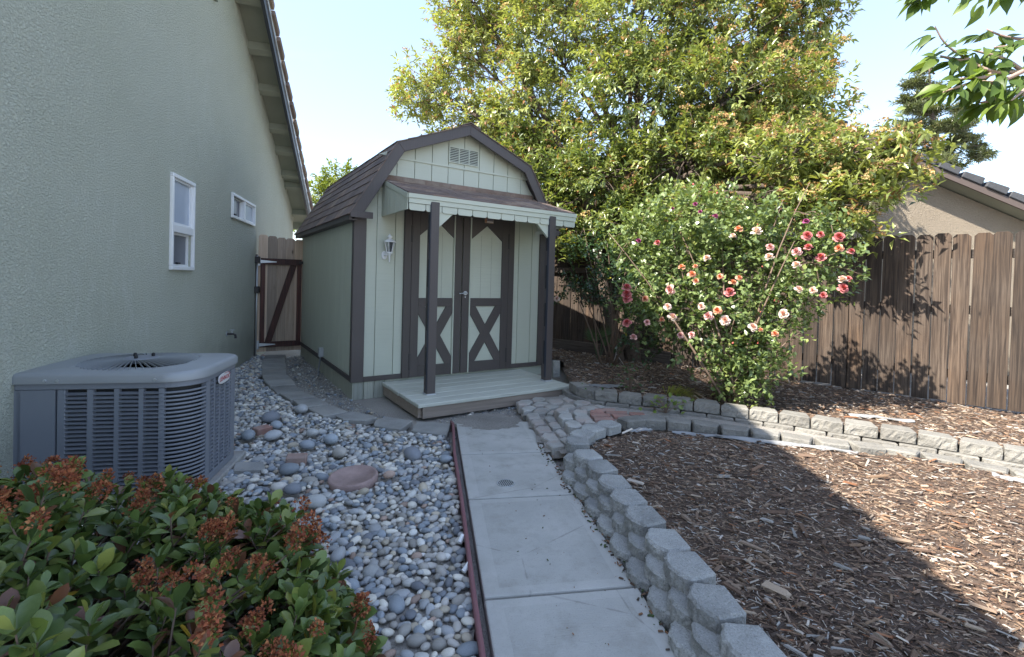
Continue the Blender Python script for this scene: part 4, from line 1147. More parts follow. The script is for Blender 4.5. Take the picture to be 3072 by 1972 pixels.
# shingles
def shingle_slope(P, Q, exp, wtab, single, flip):
    """P eave point, Q top point (a,z)"""
    P, Q = Vector(P), Vector(Q); t = (Q - P); Ls = t.length; t.normalize(); n_ = Vector((-t.y, t.x))
    if n_.y < 0: n_ = -n_
    rows = int(Ls / exp + .6); acc = MB()
    for r in range(rows):
        s0 = r * exp - .015; s1 = min(s0 + exp + .012, Ls + .004)
        p00 = P + t * s0 + n_ * (.009 + .004); p01 = P + t * s0 + n_ * .003; p10 = P + t * s1 + n_ * .007; p11 = P + t * s1 + n_ * .002
        b = -FO - .012 - (.5 * wtab if r % 2 else 0)
        while b < SLN + .09:
            b0, b1 = max(b, -FO - .012), min(b + wtab - .004, SLN + .09)
            b += wtab
            if b1 - b0 < .02: continue
            m_ = MB() if single else acc
            j = RND.uniform(0, .003)
            poly = [tuple(p01), tuple(p00 + n_ * j), tuple(p10), tuple(p11)]
            m_.prism(poly, b0, b1, 'y')
            if single: m_.build('shingle', MT['shingle'] if RND.random() < .7 else MT['shingle_warm'], shed)
    if not single:
        o = acc.build('shingles', MT['shingle'], shed); o['kind'] = 'stuff'
shingle_slope((-OV - .01, HE - .022), OUT[1], .135, .32, True, False)
shingle_slope(OUT[1], OUT[2], .135, .32, True, False)
shingle_slope((W + OV + .01, HE - .022), OUT[3], .135, .32, False, True)
shingle_slope(OUT[3], OUT[2], .135, .32, False, True)
mb = MB(); mb.prism([(W / 2 - .12, HP - .030), (W / 2, HP + .024), (W / 2 + .12, HP - .030), (W / 2 + .12, HP - .020), (W / 2, HP + .034), (W / 2 - .12, HP - .020)][::1], -FO - .012, SLN + .09, 'y'); mb.build('ridge_cap', MT['shingle'], shed)

# gable vent
gv = empty('gable_vent', (0, 0, 0)); gv.parent = shed
a0, a1, z0, z1 = 1.018, 1.402, 2.545, 2.728; t = .012
mb = MB(); mb.box(a0, a1, -.022, -.0065, z0, z0 + t); mb.box(a0, a1, -.022, -.0065, z1 - t, z1)
for x in (a0, a0 + (a1 - a0) / 3 - .006, a0 + 2 * (a1 - a0) / 3 - .006, a1 - t): mb.box(x, x + t, -.0215, -.0065, z0 + t, z1 - t)
mb.build('frame', MT['siding'], gv)
mb = MB(); mb.box(a0 + t, a1 - t, -.0105, -.0068, z0 + t, z1 - t); mb.build('screen', MT['black'], gv)
for k in range(3):
    x0 = a0 + k * (a1 - a0) / 3 + (t if k == 0 else .007); x1 = a0 + (k + 1) * (a1 - a0) / 3 - (t if k == 2 else .007)
    for i in range(8):
        z = z0 + .024 + i * .0193
        mb = MB(); mb.bar((x0, -.017, z), (x1, -.017, z), .002, .0105, (0, -.45, -1)); mb.build('slat', MT['siding'], gv)

# doors
DT = m_paint('door_brown', (0.088, 0.074, 0.07), 0.55, 0.15, 'z', 6, 0.4, 0.2)
DZ0, DZ1 = .125, 1.945
for nm_, x0, x1 in (('door_jamb', .515, .597), ('door_jamb', 1.853, 1.935)):
    mb = MB(); mb.box(x0, x1, -.030, .0155, DZ0, DZ1 + .02); mb.build(nm_, DT, shed, .003)
mb = MB(); mb.box(.598, 1.852, -.028, .0155, DZ1, DZ1 + .06); mb.build('door_head', DT, shed, .003)
def door(hx, mx, lab):
    """hx hinge-side edge, mx meeting edge"""
    s = 1 if mx > hx else -1
    d = empty('door', (hx, 0, 0)); d.parent = shed; tag(d, lab)
    X = lambda a: (a - hx)
    lo, hi = sorted((X(hx), X(mx - s * .006)))
    mb = MB(); mb.box(lo + .001, hi - .001, -.010, .0155, DZ0 + .002, DZ1 - .002); mb.build('door_leaf', MT['siding'], d)
    st0, st1 = hx, hx + s * .092              # hinge stile
    ms0, ms1 = mx - s * .113, mx - s * .006   # meeting stile
    pl, pr_ = st1, ms0
    def bx(nm_, a, b, z0, z1, dep=-.030, mat=DT):
        u, v = sorted((X(a), X(b))); mb = MB(); mb.box(u + .0005, v - .0005, dep, -.0102, z0, z1); return mb.build(nm_, mat, d, .002)
    bx('stile', st0, st1, DZ0 + .002, DZ1 - .002); bx('stile', ms0 + s * .018, ms1, DZ0 + .002, DZ1 - .002)
    bx('astragal', ms0, ms0 + s * .016, DZ0 + .002, DZ1 - .002, -.036, MT['siding'])
    bx('bottom_rail', pl, pr_, DZ0 + .002, .252); bx('lock_rail', pl, pr_, .905, 1.0)
    u, v = sorted((X(pl), X(pr_))); u += .0005; v -= .0005; mid = (u + v) / 2
    mb = MB(); mb.prism([(u, 1.69), (mid, 1.865), (v, 1.69), (v, DZ1 - .003), (u, DZ1 - .003)][::-1], -.0295, -.0102, 'y'); mb.build('arched_rail', DT, d, .002)
    for a, b in (((u, .253), (v, .904)), ((u, .904), (v, .253))):   # X brace
        w_ = .078
        A, B = Vector(a), Vector(b); t_ = (B - A).normalized(); n_ = Vector((-t_.y, t_.x))
        sg = 1 if b[1] > a[1] else -1
        poly = [(u, a[1]), (u + w_, a[1]), (v, b[1] - sg * w_ * 1.0), (v, b[1]), (v - w_, b[1]), (u, a[1] + sg * w_ * 1.0)]
        mb = MB(); mb.prism(poly, -.028 if sg > 0 else -.0275, -.0103, 'y'); mb.build('cross_brace', DT, d)
    for z in (.30, 1.70):
        bx('hinge', hx - s * .012, hx + s * .012, z - .09, z + .09, -.034, MT['iron'])
    for k in (1, 2):                             # grooves of the panel
        gx = pl + (pr_ - pl) * k / 3
        bx('panel_groove', gx - .0015, gx + .0015, 1.0, 1.74, -.0112, MT['trim'])
    return d
dl = door(.599, 1.2165, 'left shed door, partly behind the porch post')
dr_ = door(1.851, 1.2165, 'right shed door with lever handle and small sign')
hd = empty('lever_handle', (1.262 - 1.851, -.030, 1.058)); hd.parent = dr_
mb = MB(); mb.tube([(0, 0, 0), (0, -.008, 0)], .024, 18); mb.build('rose', MT['galv'], hd)
mb = MB(); mb.tube([(0, -.006, 0), (0, -.045, 0)], .008, 10); mb.tube([(.006, -.045, 0), (-.03, -.047, .002), (-.095, -.043, -.004)], [.009, .0075, .006], 10); mb.build('lever', MT['galv'], hd)
mb = MB(); mb.tube([(0, -.001, -.045), (0, -.007, -.045)], .009, 12); mb.build('keyhole', MT['galv'], hd)
# little plate above the right door
sg = empty('sign_plate', (1.50 - 1.851, -.0315, 1.897)); sg.parent = dr_
mb = MB(); mb.box(0, .118, -.004, 0, 0, .052); mb.build('plate', m_flat('plate_tan', (.55, .40, .30), .5), sg)
mb = MB(); mb.box(.004, .022, -.0052, -.0041, .004, .048); mb.build('stripe', m_flat('plate_orange', (.45, .16, .06), .5), sg)
for z in (.010, .026, .040):
    mb = MB(); mb.box(.026, .114, -.0052, -.0041, z, z + .009); mb.build('stripe', m_flat('plate_blue', (.05, .08, .16), .5) if z != .010 else m_flat('plate_white', (.7, .7, .68), .5), sg)

# awning
AW0, AW1, AF = .275, 2.275, -.76
ZW, ZF = 2.25, 2.005
aw = empty('awning', (0, 0, 0)); aw.parent = shed
def zaw(b): return ZW + (ZF - ZW) * (b / AF)
mb = MB(); mb.prism([(-.0065, ZW - .03), (-.0065, ZW), (AF, ZF), (AF, ZF - .03)], AW0, AW1, 'x'); mb.build('deck', MT['siding'], aw)
rows = 8
for r in range(rows):
    b0 = AF - .02 + r * (abs(AF) + .012) / rows; b1 = min(b0 + (abs(AF)) / rows + .03, -.008)
    x = AW0 - .012 - (.12 if r % 2 else 0)
    while x < AW1:
        x0, x1 = max(x, AW0 - .012), min(x + .245, AW1 + .012); x += .25
        if x1 - x0 < .03: continue
        mb = MB(); mb.prism([(b0, zaw(b0) + .002), (b1, zaw(b1) + .001), (b1, zaw(b1) + .006), (b0, zaw(b0) + .012 + RND.uniform(0, .003))], x0, x1, 'x'); mb.build('shingle', MT['shingle_warm'] if RND.random() < .35 else MT['shingle'], aw)
x = AW0 - .01
while x < AW1 - .1:
    w_ = RND.uniform(.20, .34)
    mb = MB(); mb.prism([(-.030, zaw(-.03) + .008), (-.022, zaw(-.022) + .008), (-.0128, ZW + .05), (-.0165, ZW + .052)], x, min(x + w_ - .002, AW1 - .08), 'x'); mb.build('flashing_tab', MT['shingle_warm'], aw); x += w_
mb = MB(); mb.box(AW0 - .01, AW1 + .01, AF - .020, AF - .001, ZF - .045, ZF - .003); mb.build('fascia', MT['siding'], aw, .002)
mb = MB(); mb.box(AW0 - .004, AW1 + .004, AF - .012, AF - .0, ZF - .092, ZF - .046); mb.build('fascia', MT['siding'], aw, .002)
nt_ = 12; tw = (AW1 - AW0) / nt_
for i in range(nt_):
    x0 = AW0 + i * tw + .003; x1 = x0 + tw - .006; zt, zb_ = ZF - .094, ZF - .158; e = .018
    mb = MB(); mb.prism([(x0, zt), (x0, zb_ + e), (x0 + e * .35, zb_ + e * .35), (x0 + e, zb_), (x1 - e, zb_), (x1 - e * .35, zb_ + e * .35), (x1, zb_ + e), (x1, zt)], AF - .004, AF + .010, 'y'); mb.build('valance_tab', MT['siding'], aw, .0015)
for xs, xo in ((AW0, -1), (AW1, 1)):               # closed ends of upright boards
    xa, xb = (xs - .012, xs) if xo < 0 else (xs, xs + .012)
    kb = 7
    for i in range(kb):
        b1 = -.008 + (AF + .02) * i / kb; b0 = -.008 + (AF + .02) * (i + 1) / kb
        mb = MB(); mb.prism([(b0 + .003, ZF - .150), (b1 - .003, ZF - .150), (b1 - .003, zaw(b1) - .052), (b0 + .003, zaw(b0) - .052)], xa, xb, 'x'); mb.build('end_board', MT['siding_v'], aw, .001)
    mb = MB(); mb.prism([(-.008, ZW - .05), (-.008, ZW - .002), (AF, ZF - .002), (AF, ZF - .05)], xa - (.006 if xo < 0 else 0), xb + (.006 if xo > 0 else 0), 'x'); mb.build('end_fascia', MT['siding'], aw, .002)
mb = MB(); mb.box(AW0 + .02, AW1 - .02, AF + .02, AF + .11, ZF - .14, ZF - .06); mb.build('beam', MT['trim'], aw)

# porch deck
dk = empty('porch_deck', (0, 0, 0)); dk.parent = shed
DA0, DA1, DF, DZ = .295, 2.055, -1.06, .108
nbd = 6
for i in range(nbd):
    b1 = -.032 + (DF + .032) * i / nbd; b0 = -.032 + (DF + .032) * (i + 1) / nbd
    mb = MB(); mb.box(DA0 + RND.uniform(-.004, .004), DA1 + RND.uniform(-.004, .004), b0 + .004, b1 - .004, DZ - .034, DZ); mb.build('deck_board', MT['deck'], dk, .005)
mb = MB(); mb.box(DA0 + .05, DA1 - .06, DF + .02, DF + .058, -.03, DZ - .036); mb.build('front_fascia', MT['rawwood'], dk, .003)
mb = MB(); mb.box(DA0 + .02, DA0 + .055, DF + .06, -.03, -.03, DZ - .036); mb.build('side_joist', MT['rawwood'], dk, .003)
mb = MB(); mb.box(DA1 - .055, DA1 - .02, DF + .06, -.03, -.03, DZ - .036); mb.build('side_joist', MT['rawwood'], dk, .003)
# porch posts: shaft with black strips standing in for shade inside its slots
for ax_ in (.535, 1.945):
    po = empty('porch_post', (ax_, -.735, 0)); po.parent = shed
    mb = MB(); mb.box(-.043, .043, -.043, .043, DZ + .002, ZF - .06); mb.build('shaft', MT['trim'], po, .004)
    for i in range(4):
        z = .30 + i * .42
        mb = MB(); mb.box(-.0445, -.0425, -.008, .012, z, z + .26); mb.build('slot_shade', MT['black'], po)
    mb = MB(); mb.box(-.0475, -.0438, -.043, -.014, DZ + .05, ZF - .07); mb.build('channel', m_flat('channel_blue_grey', (.035, .04, .06), .5), po)
    mb = MB(); mb.box(-.050, .050, -.050, .050, DZ + .0005, DZ + .012); mb.build('base_plate', MT['galv'], po)
    sgn = 1 if ax_ < 1 else -1
    mb = MB(); mb.prism([(sgn * .044, ZF - .142), (sgn * .044, ZF - .30), (sgn * .21, ZF - .142)], -.016, .016, 'y'); mb.build('gusset', MT['siding'], po)
# supply box low on the side wall
eb = empty('socket_box', (0, 1.42, 0)); eb.parent = shed
mb = MB(); mb.box(-.055, -.0005, -.04, .04, .18, .30); mb.build('box', m_flat('box_grey', (.42, .44, .45), .5), eb, .006)
mb = MB(); mb.tube([(-.03, 0, .18), (-.04, .0, .08), (-.06, -.02, .0), (-.07, -.10, -.04)], .010, 8); mb.build('cable', m_flat('cable_grey', (.2, .21, .22), .6), eb, smooth=True)

# ------------------------------------------------------------------ wall lantern on the shed
sm = Matrix.Translation((SX, SY, 0)) @ Matrix.Rotation(SYAW, 4, 'Z')
lp = sm @ Vector((.30, -.0035, 1.45))
lan = empty('wall_lantern', lp, SYAW, 'white coach style wall lantern with smoked glass on the shed front', 'lantern')
lw = MT['white']
mb = MB(); pr2 = []
for i in range(20):
    a = 2 * math.pi * i / 20; pr2.append((.032 * math.cos(a), .045 * math.sin(a)))
mb.prism(pr2, -.016, 0, 'y'); mb.build('back_plate', lw, lan, .004)
mb = MB(); mb.tube([(0, -.012, .0), (0, -.045, .0), (.015, -.08, .005), (.03, -.085, .012)], .009, 10); mb.build('arm', lw, lan, smooth=True)
c = (.03, -.085, 0)
mb = MB(); mb.lathe([(.002, -.075), (.007, -.07), (.008, -.06), (.005, -.052), (.011, -.045), (.011, -.01), (.015, .0), (.020, .01), (.032, .02), (.034, .032), (.030, .034)], 16, c); mb.build('stem', lw, lan, smooth=True)
gm, gnt, gb_ = nm('smoked_glass'); gb_.inputs['Base Color'].default_value = (.25, .26, .28, 1); gb_.inputs['Roughness'].default_value = .08; gb_.inputs['Transmission Weight'].default_value = .75
mb = MB()
for k in range(6):
    a0, a1 = math.pi / 3 * k, math.pi / 3 * (k + 1)
    p = [(c[0] + r * math.cos(a), c[1] + r * math.sin(a), z) for r, a, z in ((.027, a0, .035), (.027, a1, .035), (.050, a1, .135), (.050, a0, .135))]
    pn = MB(); pn._add(p, [(0, 1, 2, 3)]); pn.build('glass_pane', gm, lan)
    mb.tube([(c[0] + .028 * math.cos(a0), c[1] + .028 * math.sin(a0), .033), (c[0] + .052 * math.cos(a0), c[1] + .052 * math.sin(a0), .137)], .0032, 6)
mb.build('cage', lw, lan)
mb = MB(); mb.lathe([(.052, .134), (.066, .136), (.064, .143), (.040, .160), (.018, .172), (.016, .178), (.026, .186), (.026, .196), (.014, .206), (.006, .210), (.007, .218), (.002, .226)], 18, c); mb.build('cap', lw, lan, smooth=True)

# ------------------------------------------------------------------ air conditioner
AX, AY, AYAW = -2.50, 2.36, .20
AW_, AD_, AH = .845, .655, .69
ac = empty('air_conditioner', (AX, AY, 0), AYAW, 'grey metal air conditioner unit with louvred sides standing by the stucco wall', 'air conditioner')
am = MT['acmetal']
mb = MB(); mb.box(-.04, AW_ + .04, -.04, AD_ + .04, -.06, .02); mb.build('concrete_pad', MT['paver'], ac, .008)
def rrect(x0, x1, y0, y1, rs, n=10):
    """rounded rectangle; rs radii for corners (x0y0),(x1y0),(x1y1),(x0y1)"""
    P = []
    for (cx, cy, r, a0) in ((x0 + rs[0], y0 + rs[0], rs[0], math.pi), (x1 - rs[1], y0 + rs[1], rs[1], 1.5 * math.pi), (x1 - rs[2], y1 - rs[2], rs[2], 0), (x0 + rs[3], y1 - rs[3], rs[3], .5 * math.pi)):
        for i in range(n + 1):
            a = a0 + i / n * math.pi / 2; P.append((cx + r * math.cos(a), cy + r * math.sin(a)))
    return P
RS = (.04, .17, .10, .05)
mb = MB(); mb.prism(rrect(.028, AW_ - .028, .028, AD_ - .028, tuple(max(.02, r - .028) for r in RS)), .03, AH - .05); mb.build('coil', MT['acdark'], ac)
mb = MB(); mb.prism(rrect(0, AW_, 0, AD_, RS), .02, .065); mb.build('base_pan', am, ac, .004)
mb = MB(); mb.prism(rrect(0, AW_, 0, AD_, RS), AH - .085, AH - .05); mb.build('top_rail', am, ac, .003)
# solid service panel at left front, posts between louvre columns
z0l, z1l = .066, AH - .086
mb = MB(); mb.box(.02, .205, .0, .027, z0l, z1l); mb.prism([(0, .04), (.0, .20), (.027, .20), (.027, .03), (.02, .0), (.02, .0)][:4] , z0l, z1l); mb.build('service_panel', am, ac)
mb = MB(); mb.prism(rrect(0, .06, 0, .2, (.04, .002, .002, .002)), z0l + .0005, z1l - .0005); mb.build('panel_corner', am, ac)
mb = MB(); mb.box(.212, .248, .002, .027, z0l, z1l); mb.build('post', am, ac, .003)
cols = [(.248, .345), (.372, .466), (.488, .578), (.600, .690)]
for (a, b), (c_, d_) in zip(cols[:-1], cols[1:]):
    mb = MB(); mb.box(b, c_, .001, .027, z0l, z1l); mb.build('post', am, ac)
nl = 24; pitch = (z1l - z0l - .02) / nl
def louvre_me(w):
    mb = MB(); mb._add([(0, .018, pitch * .64), (w, .018, pitch * .64), (w, .013, pitch * .69), (0, .013, pitch * .69), (-.002, -.004, .004), (w + .002, -.004, .004), (w + .002, -.006, .008), (-.002, -.006, .008), (0, .002, .0), (w, .002, .0)],
                       [(0, 1, 2, 3), (3, 2, 6, 7), (7, 6, 5, 4), (4, 5, 9, 8), (8, 9, 1, 0)])
    return mb.mesh('louvre')
for a, b in cols:
    me = louvre_me(b - a)
    for i in range(nl): add('louvre', me, am, ac, loc=(a, .004, z0l + .01 + i * pitch))
def arc_strip(r0, r1, z0, z1, a0, a1, n=10):
    cx, cy = AW_ - RS[1], RS[1]; mb = MB(); vs, fs = [], []
    for i in range(n + 1):
        a = a0 + (a1 - a0) * i / n
        for r, z in ((r0, z0), (r1, z0), (r1, z1), (r0, z1)): vs.append((cx + r * math.cos(a), cy + r * math.sin(a), z))
    for i in range(n):
        for k in range(4): fs.append((i * 4 + k, i * 4 + (k + 1) % 4, i * 4 + 4 + (k + 1) % 4, i * 4 + 4 + k))
    fs += [(0, 1, 2, 3), tuple(n * 4 + k for k in (3, 2, 1, 0))]
    mb._add(vs, fs); return mb
mb = MB(); mb.box(.690, AW_ - RS[1], .001, .027, z0l, z1l); mb.build('post', am, ac)
arc_strip(RS[1] - .027, RS[1], z0l, z1l, -math.pi / 2 - .02, -math.pi / 2 + .13).build('corner_post', am, ac)
arc_strip(RS[1] - .027, RS[1], z0l, z1l, -.16, .03).build('corner_post', am, ac)
a_me = arc_strip(RS[1] - .012, RS[1] - .001, 0, pitch * .46, -math.pi / 2 + .12, -.15).mesh('corner_slat', .002)
for i in range(nl): add('corner_slat', a_me, am, ac, loc=(0, 0, z0l + .012 + i * pitch))
# right side
y0s, y1s = RS[1] + .01, AD_ - RS[2]
rc = 5; cw = (y1s - y0s) / rc
me = louvre_me(cw - .022)
for k in range(rc):
    for i in range(nl): add('louvre', me, am, ac, loc=(AW_ - .004, y0s + k * cw + .011, z0l + .01 + i * pitch), rot=(0, 0, math.pi / 2))
for k in range(rc + 1):
    w_ = .011 if 0 < k < rc else .014
    mb = MB(); mb.box(AW_ - .027, AW_ - .001, y0s + k * cw - w_, y0s + k * cw + w_, z0l, z1l); mb.build('post', am, ac)
mb = MB(); mb.prism(rrect(AW_ - .24, AW_, AD_ - .15, AD_, (.002, .002, RS[2], .002)), z0l + .0005, z1l - .0005); mb.build('rear_corner', am, ac)
mb = MB(); mb.box(.0, AW_ - .24, AD_ - .027, AD_, z0l, z1l); mb.box(.0, .027, .2, AD_ - .03, z0l, z1l); mb.build('rear_panel', am, ac)
# top cover with ring and fan guard
fc = (AW_ / 2 + .005, AD_ / 2 + .0); FR = .285
outer_ = rrect(-.014, AW_ + .014, -.014, AD_ + .014, tuple(r + .014 for r in RS), 12)
vs, fs, n_o = [], [], len(outer_)
levels = [(0.0, AH - .052), (0.0, AH - .018), (.010, AH - .005), (.028, AH)]
cc = Vector((AW_ / 2, AD_ / 2))
for ins, z in levels:
    for p in outer_:
        v = Vector(p) - cc; l = v.length; v = v * ((l - ins) / l) + cc; vs.append((v.x, v.y, z))
for (r, z) in ((FR + .028, AH + .004), (FR + .014, AH + .009), (FR, AH + .004), (FR - .004, AH - .03)):
    for p in outer_:
        v = Vector((p[0] - fc[0], p[1] - fc[1])).normalized(); vs.append((fc[0] + v.x * r, fc[1] + v.y * r, z))
for l_ in range(7):
    for i in range(n_o): fs.append((l_ * n_o + i, l_ * n_o + (i + 1) % n_o, (l_ + 1) * n_o + (i + 1) % n_o, (l_ + 1) * n_o + i))
mb = MB(); mb._add(vs, fs); tc_o = mb.build('top_cover', m_metal_paint('ac_top_paint', (0.30, 0.315, 0.33), 0.4, .2, .2), ac, smooth=True)
fg = empty('fan_guard', (fc[0], fc[1], AH)); fg.parent = ac
mb = MB()
for i in range(60):
    a = 2 * math.pi * i / 60
    p = [(.085 * math.cos(a), .085 * math.sin(a), .020), ((FR - .002) * math.cos(a + .28), (FR - .002) * math.sin(a + .28), .006)]
    mid_ = ((p[0][0] + p[1][0]) / 2 * 1.01, (p[0][1] + p[1][1]) / 2 * 1.01, .017)
    mb.bar(p[0], mid_, .003, .010); mb.bar(mid_, p[1], .003, .010)
o = mb.build('vanes', m_metal_paint('guard_grey', (0.27, 0.285, 0.30), .4, .3), fg); o['kind'] = 'stuff'
mb = MB(); mb.lathe([(.002, .030), (.07, .029), (.088, .024), (.088, .004)], 30); mb.build('hub', am, fg, smooth=False)
mb = MB(); mb.lathe([(.01, -.10), (FR - .004, -.10), (FR - .004, -.104)], 30); mb.build('dark_disc', MT['acdark'], fg)
for i in range(3):
    a = .5 + i * 2.1; mb = MB(); mb.lathe([(.009, .026), (.009, .044), (.005, .049)], 10, (.055 * math.cos(a), .055 * math.sin(a), 0)); mb.build('knob', MT['black'], fg)
for x in (.17, .225, .66):
    mb = MB(); mb.tube([(x, -.0135, AH - .035), (x, -.0195, AH - .035)], .007, 10); mb.build('screw', MT['galv'], ac)
# badge with the maker's name
bdg = empty('badge', (AW_ + .006, y0s + cw * 2.45, .585)); bdg.parent = ac; bdg.rotation_euler = (math.pi / 2, 0, math.pi / 2)
ov = [(.062 * math.cos(2 * math.pi * i / 32) * (1 if True else 0), .026 * math.sin(2 * math.pi * i / 32)) for i in range(32)]
sq = [(math.copysign(abs(math.cos(2 * math.pi * i / 40)) ** .6, math.cos(2 * math.pi * i / 40)) * .085, math.copysign(abs(math.sin(2 * math.pi * i / 40)) ** .75, math.sin(2 * math.pi * i / 40)) * .031) for i in range(40)]
mb = MB(); mb.prism(sq, 0, .006); mb.build('plate', m_flat('badge_silver', (.62, .62, .63), .35), bdg, .002)
red = m_flat('badge_red', (.42, .02, .03), .45)
fcv = bpy.data.curves.new('badge_text', 'FONT'); fcv.body = 'LENNOX'; fcv.size = .037; fcv.align_x = 'CENTER'; fcv.align_y = 'CENTER'; fcv.extrude = .0006; fcv.space_character = 1.02
tob = bpy.data.objects.new('tmp', fcv); COL.objects.link(tob)
bpy.context.view_layer.update()
tme = bpy.data.meshes.new_from_object(tob.evaluated_get(bpy.context.evaluated_depsgraph_get())); bpy.data.objects.remove(tob, do_unlink=True)
to = add('lettering', tme, red, bdg, loc=(.0, -.001, .0068), scl=(.98, 1.0, 1))
mb = MB(); ring = [(p[0] * .95, p[1] * .88, .0066) for p in sq[1:11]]
mb.tube(ring, .0016, 6); mb.build('swoosh', red, bdg)
# ------------------------------------------------------------------ leaf shapes
LV4 = np.array([(0, 0, 0), (-.5, .42, .10), (0, .48, -.02), (.5, .42, .10), (0, 1, -.14)], float)
LF4 = np.array([(0, 2, 1), (0, 3, 2), (1, 2, 4), (2, 3, 4)])
def leaf_big(prof, curl, fold):
    """prof: list of (t, halfwidth); returns verts, tris"""
    V = [(0, 0, 0)]; F = []
    for t, w in prof:
        z = -curl * t * t
        V += [(-w, t, z + fold * w), (0, t, z), (w, t, z + fold * w)]
    V.append((0, 1, -curl))
    m = len(prof)
    F += [(0, 2, 1), (0, 3, 2)]
    for i in range(m - 1):
        a = 1 + 3 * i; b = a + 3
        F += [(a, a + 1, b + 1), (a, b + 1, b), (a + 1, a + 2, b + 2), (a + 1, b + 2, b + 1)]
    a = 1 + 3 * (m - 1); e = len(V) - 1
    F += [(a, a + 1, e), (a + 1, a + 2, e)]
    return np.array(V, float), np.array(F)

def tube_net(name, segs, mat, parent, n=6):
    mb = MB()
    for pts, rad in segs: mb.tube(pts, rad, n)
    return mb.build(name, mat, parent, smooth=True)

def bez(a, b, sag, n=6, jit=.0, r=RND):
    a, b = Vector(a), Vector(b); out = []
    m = (a + b) / 2 + Vector((r.uniform(-jit, jit), r.uniform(-jit, jit), sag))
    for i in range(n + 1):
        t = i / n; out.append(a * (1 - t) ** 2 + m * 2 * t * (1 - t) + b * t * t)
    return out

def crown_leaves(lobes, twigs_per_m2, per, ln, wd, cols, rs, spread=1.0, droop=.25, shell=.55, tl=.22, clump=1):
    """lobes: (x,y,z,rx,ry,rz,tint) -> leaf arrays and twig tips"""
    P, O, T = [], [], []
    for lb in lobes:
        c = np.array(lb[:3]); R = np.array(lb[3:6])
        area = 4 * np.pi * ((R[0] * R[1]) ** 1.6 / 3 + (R[0] * R[2]) ** 1.6 / 3 + (R[1] * R[2]) ** 1.6 / 3) ** (1 / 1.6)
        n = max(6, int(area * twigs_per_m2))
        d = unit(rs.normal(size=(n, 3)))
        if clump > 1:
            k_ = max(3, n // clump); d = unit(np.repeat(d[:k_], clump, 0)[:n] + rs.normal(0, .17 / max(.5, float(R.mean())), (min(n, k_ * clump), 3))); n = len(d)
        rad = shell + (1 - shell) * rs.uniform(0, 1, n) ** .7
        rad *= 1 + .16 * np.sin(d @ np.array([3.1, 2.3, 4.2]) + lb[0] * 3) + .10 * np.sin(d @ np.array([-5.1, 6.3, 5.2]) + lb[2] * 5)
        P.append(c + d * R * rad[:, None]); O.append(unit(d * R + rs.normal(size=(n, 3)) * .35 + np.array([0, 0, .35]))); T.append(np.full(n, lb[6]))
    P, O, T = np.concatenate(P), np.concatenate(O), np.concatenate(T)
    N = len(P)
    k = np.arange(per)
    tt = (k + .5) / per
    phi = (k * 2.4)[None] + rs.uniform(0, 6.28, (N, 1)); 
    ax = O[:, None, :]
    up = np.array([0.0, 0, 1]) + 0 * ax
    s1 = unit(np.cross(ax, up + .01)); s2 = np.cross(ax, s1)
    side = np.cos(phi)[..., None] * s1 + np.sin(phi)[..., None] * s2
    el = (1.15 - .75 * tt)[None, :] * spread + rs.normal(0, .22, (N, per))
    ld = np.cos(el)[..., None] * ax + np.sin(el)[..., None] * side
    ld[..., 2] -= droop * rs.uniform(.2, 1.6, (N, per))
    pos = P[:, None, :] + ax * ((tt - 1.0)[None, :, None] * tl) + rs.normal(0, .012, (N, per, 3))
    upv = unit(ax * .8 + np.array([0, 0, .8]) + rs.normal(0, .3, (N, per, 3)))
    M = frames(ld.reshape(-1, 3), upv.reshape(-1, 3))
    m = N * per
    l = ln * rs.uniform(.65, 1.2, m); w = wd * rs.uniform(.75, 1.2, m)
    S = np.stack([w, l, l], -1)
    tw = np.repeat(T, per); base = np.repeat(rs.uniform(0, 1, N), per)
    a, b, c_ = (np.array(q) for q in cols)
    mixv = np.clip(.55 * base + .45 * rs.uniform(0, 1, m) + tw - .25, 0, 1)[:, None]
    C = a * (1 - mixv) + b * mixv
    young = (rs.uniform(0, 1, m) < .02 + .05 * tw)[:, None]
    C = np.where(young, c_, C) * rs.uniform(.8, 1.2, (m, 1))
    return pos.reshape(-1, 3), M, S, C, P, O, T

# dry flower head
def blossom(seed, n, r, size, flat=.55):
    rs = np.random.default_rng(seed)
    d = unit(rs.normal(size=(n, 3))); d[:, 2] = np.abs(d[:, 2]) * flat
    p = d * r * rs.uniform(.55, 1.0, (n, 1))
    M = frames(unit(rs.normal(size=(n, 3)) + d), rs.normal(size=(n, 3)))
    V = [( -.5, 0, 0), (.5, 0, 0), (0, 1, .2)]; F = [(0, 1, 2)]
    v, f, _ = instance(V, F, p, M, np.full((n, 3), size) * rs.uniform(.6, 1.3, (n, 1)), np.zeros((n, 3)))
    return v, f
def blossoms(P, O, r, size, cols, n, rs, k=26):
    parts = []
    for s in range(4):
        v, f = blossom(70 + s, k, 1.0, size / r)
        sel = np.arange(len(P))[s::4]
        m = len(sel)
        if m == 0: continue
        M = frames(np.cross(O[sel], rs.normal(size=(m, 3))), O[sel])
        C = np.array(cols)[rs.integers(0, len(cols), m)] * rs.uniform(.75, 1.25, (m, 1))
        parts.append(instance(v, f, P[sel], M, np.full((m, 3), r) * rs.uniform(.6, 1.25, (m, 1)), C))
    return cat(parts)

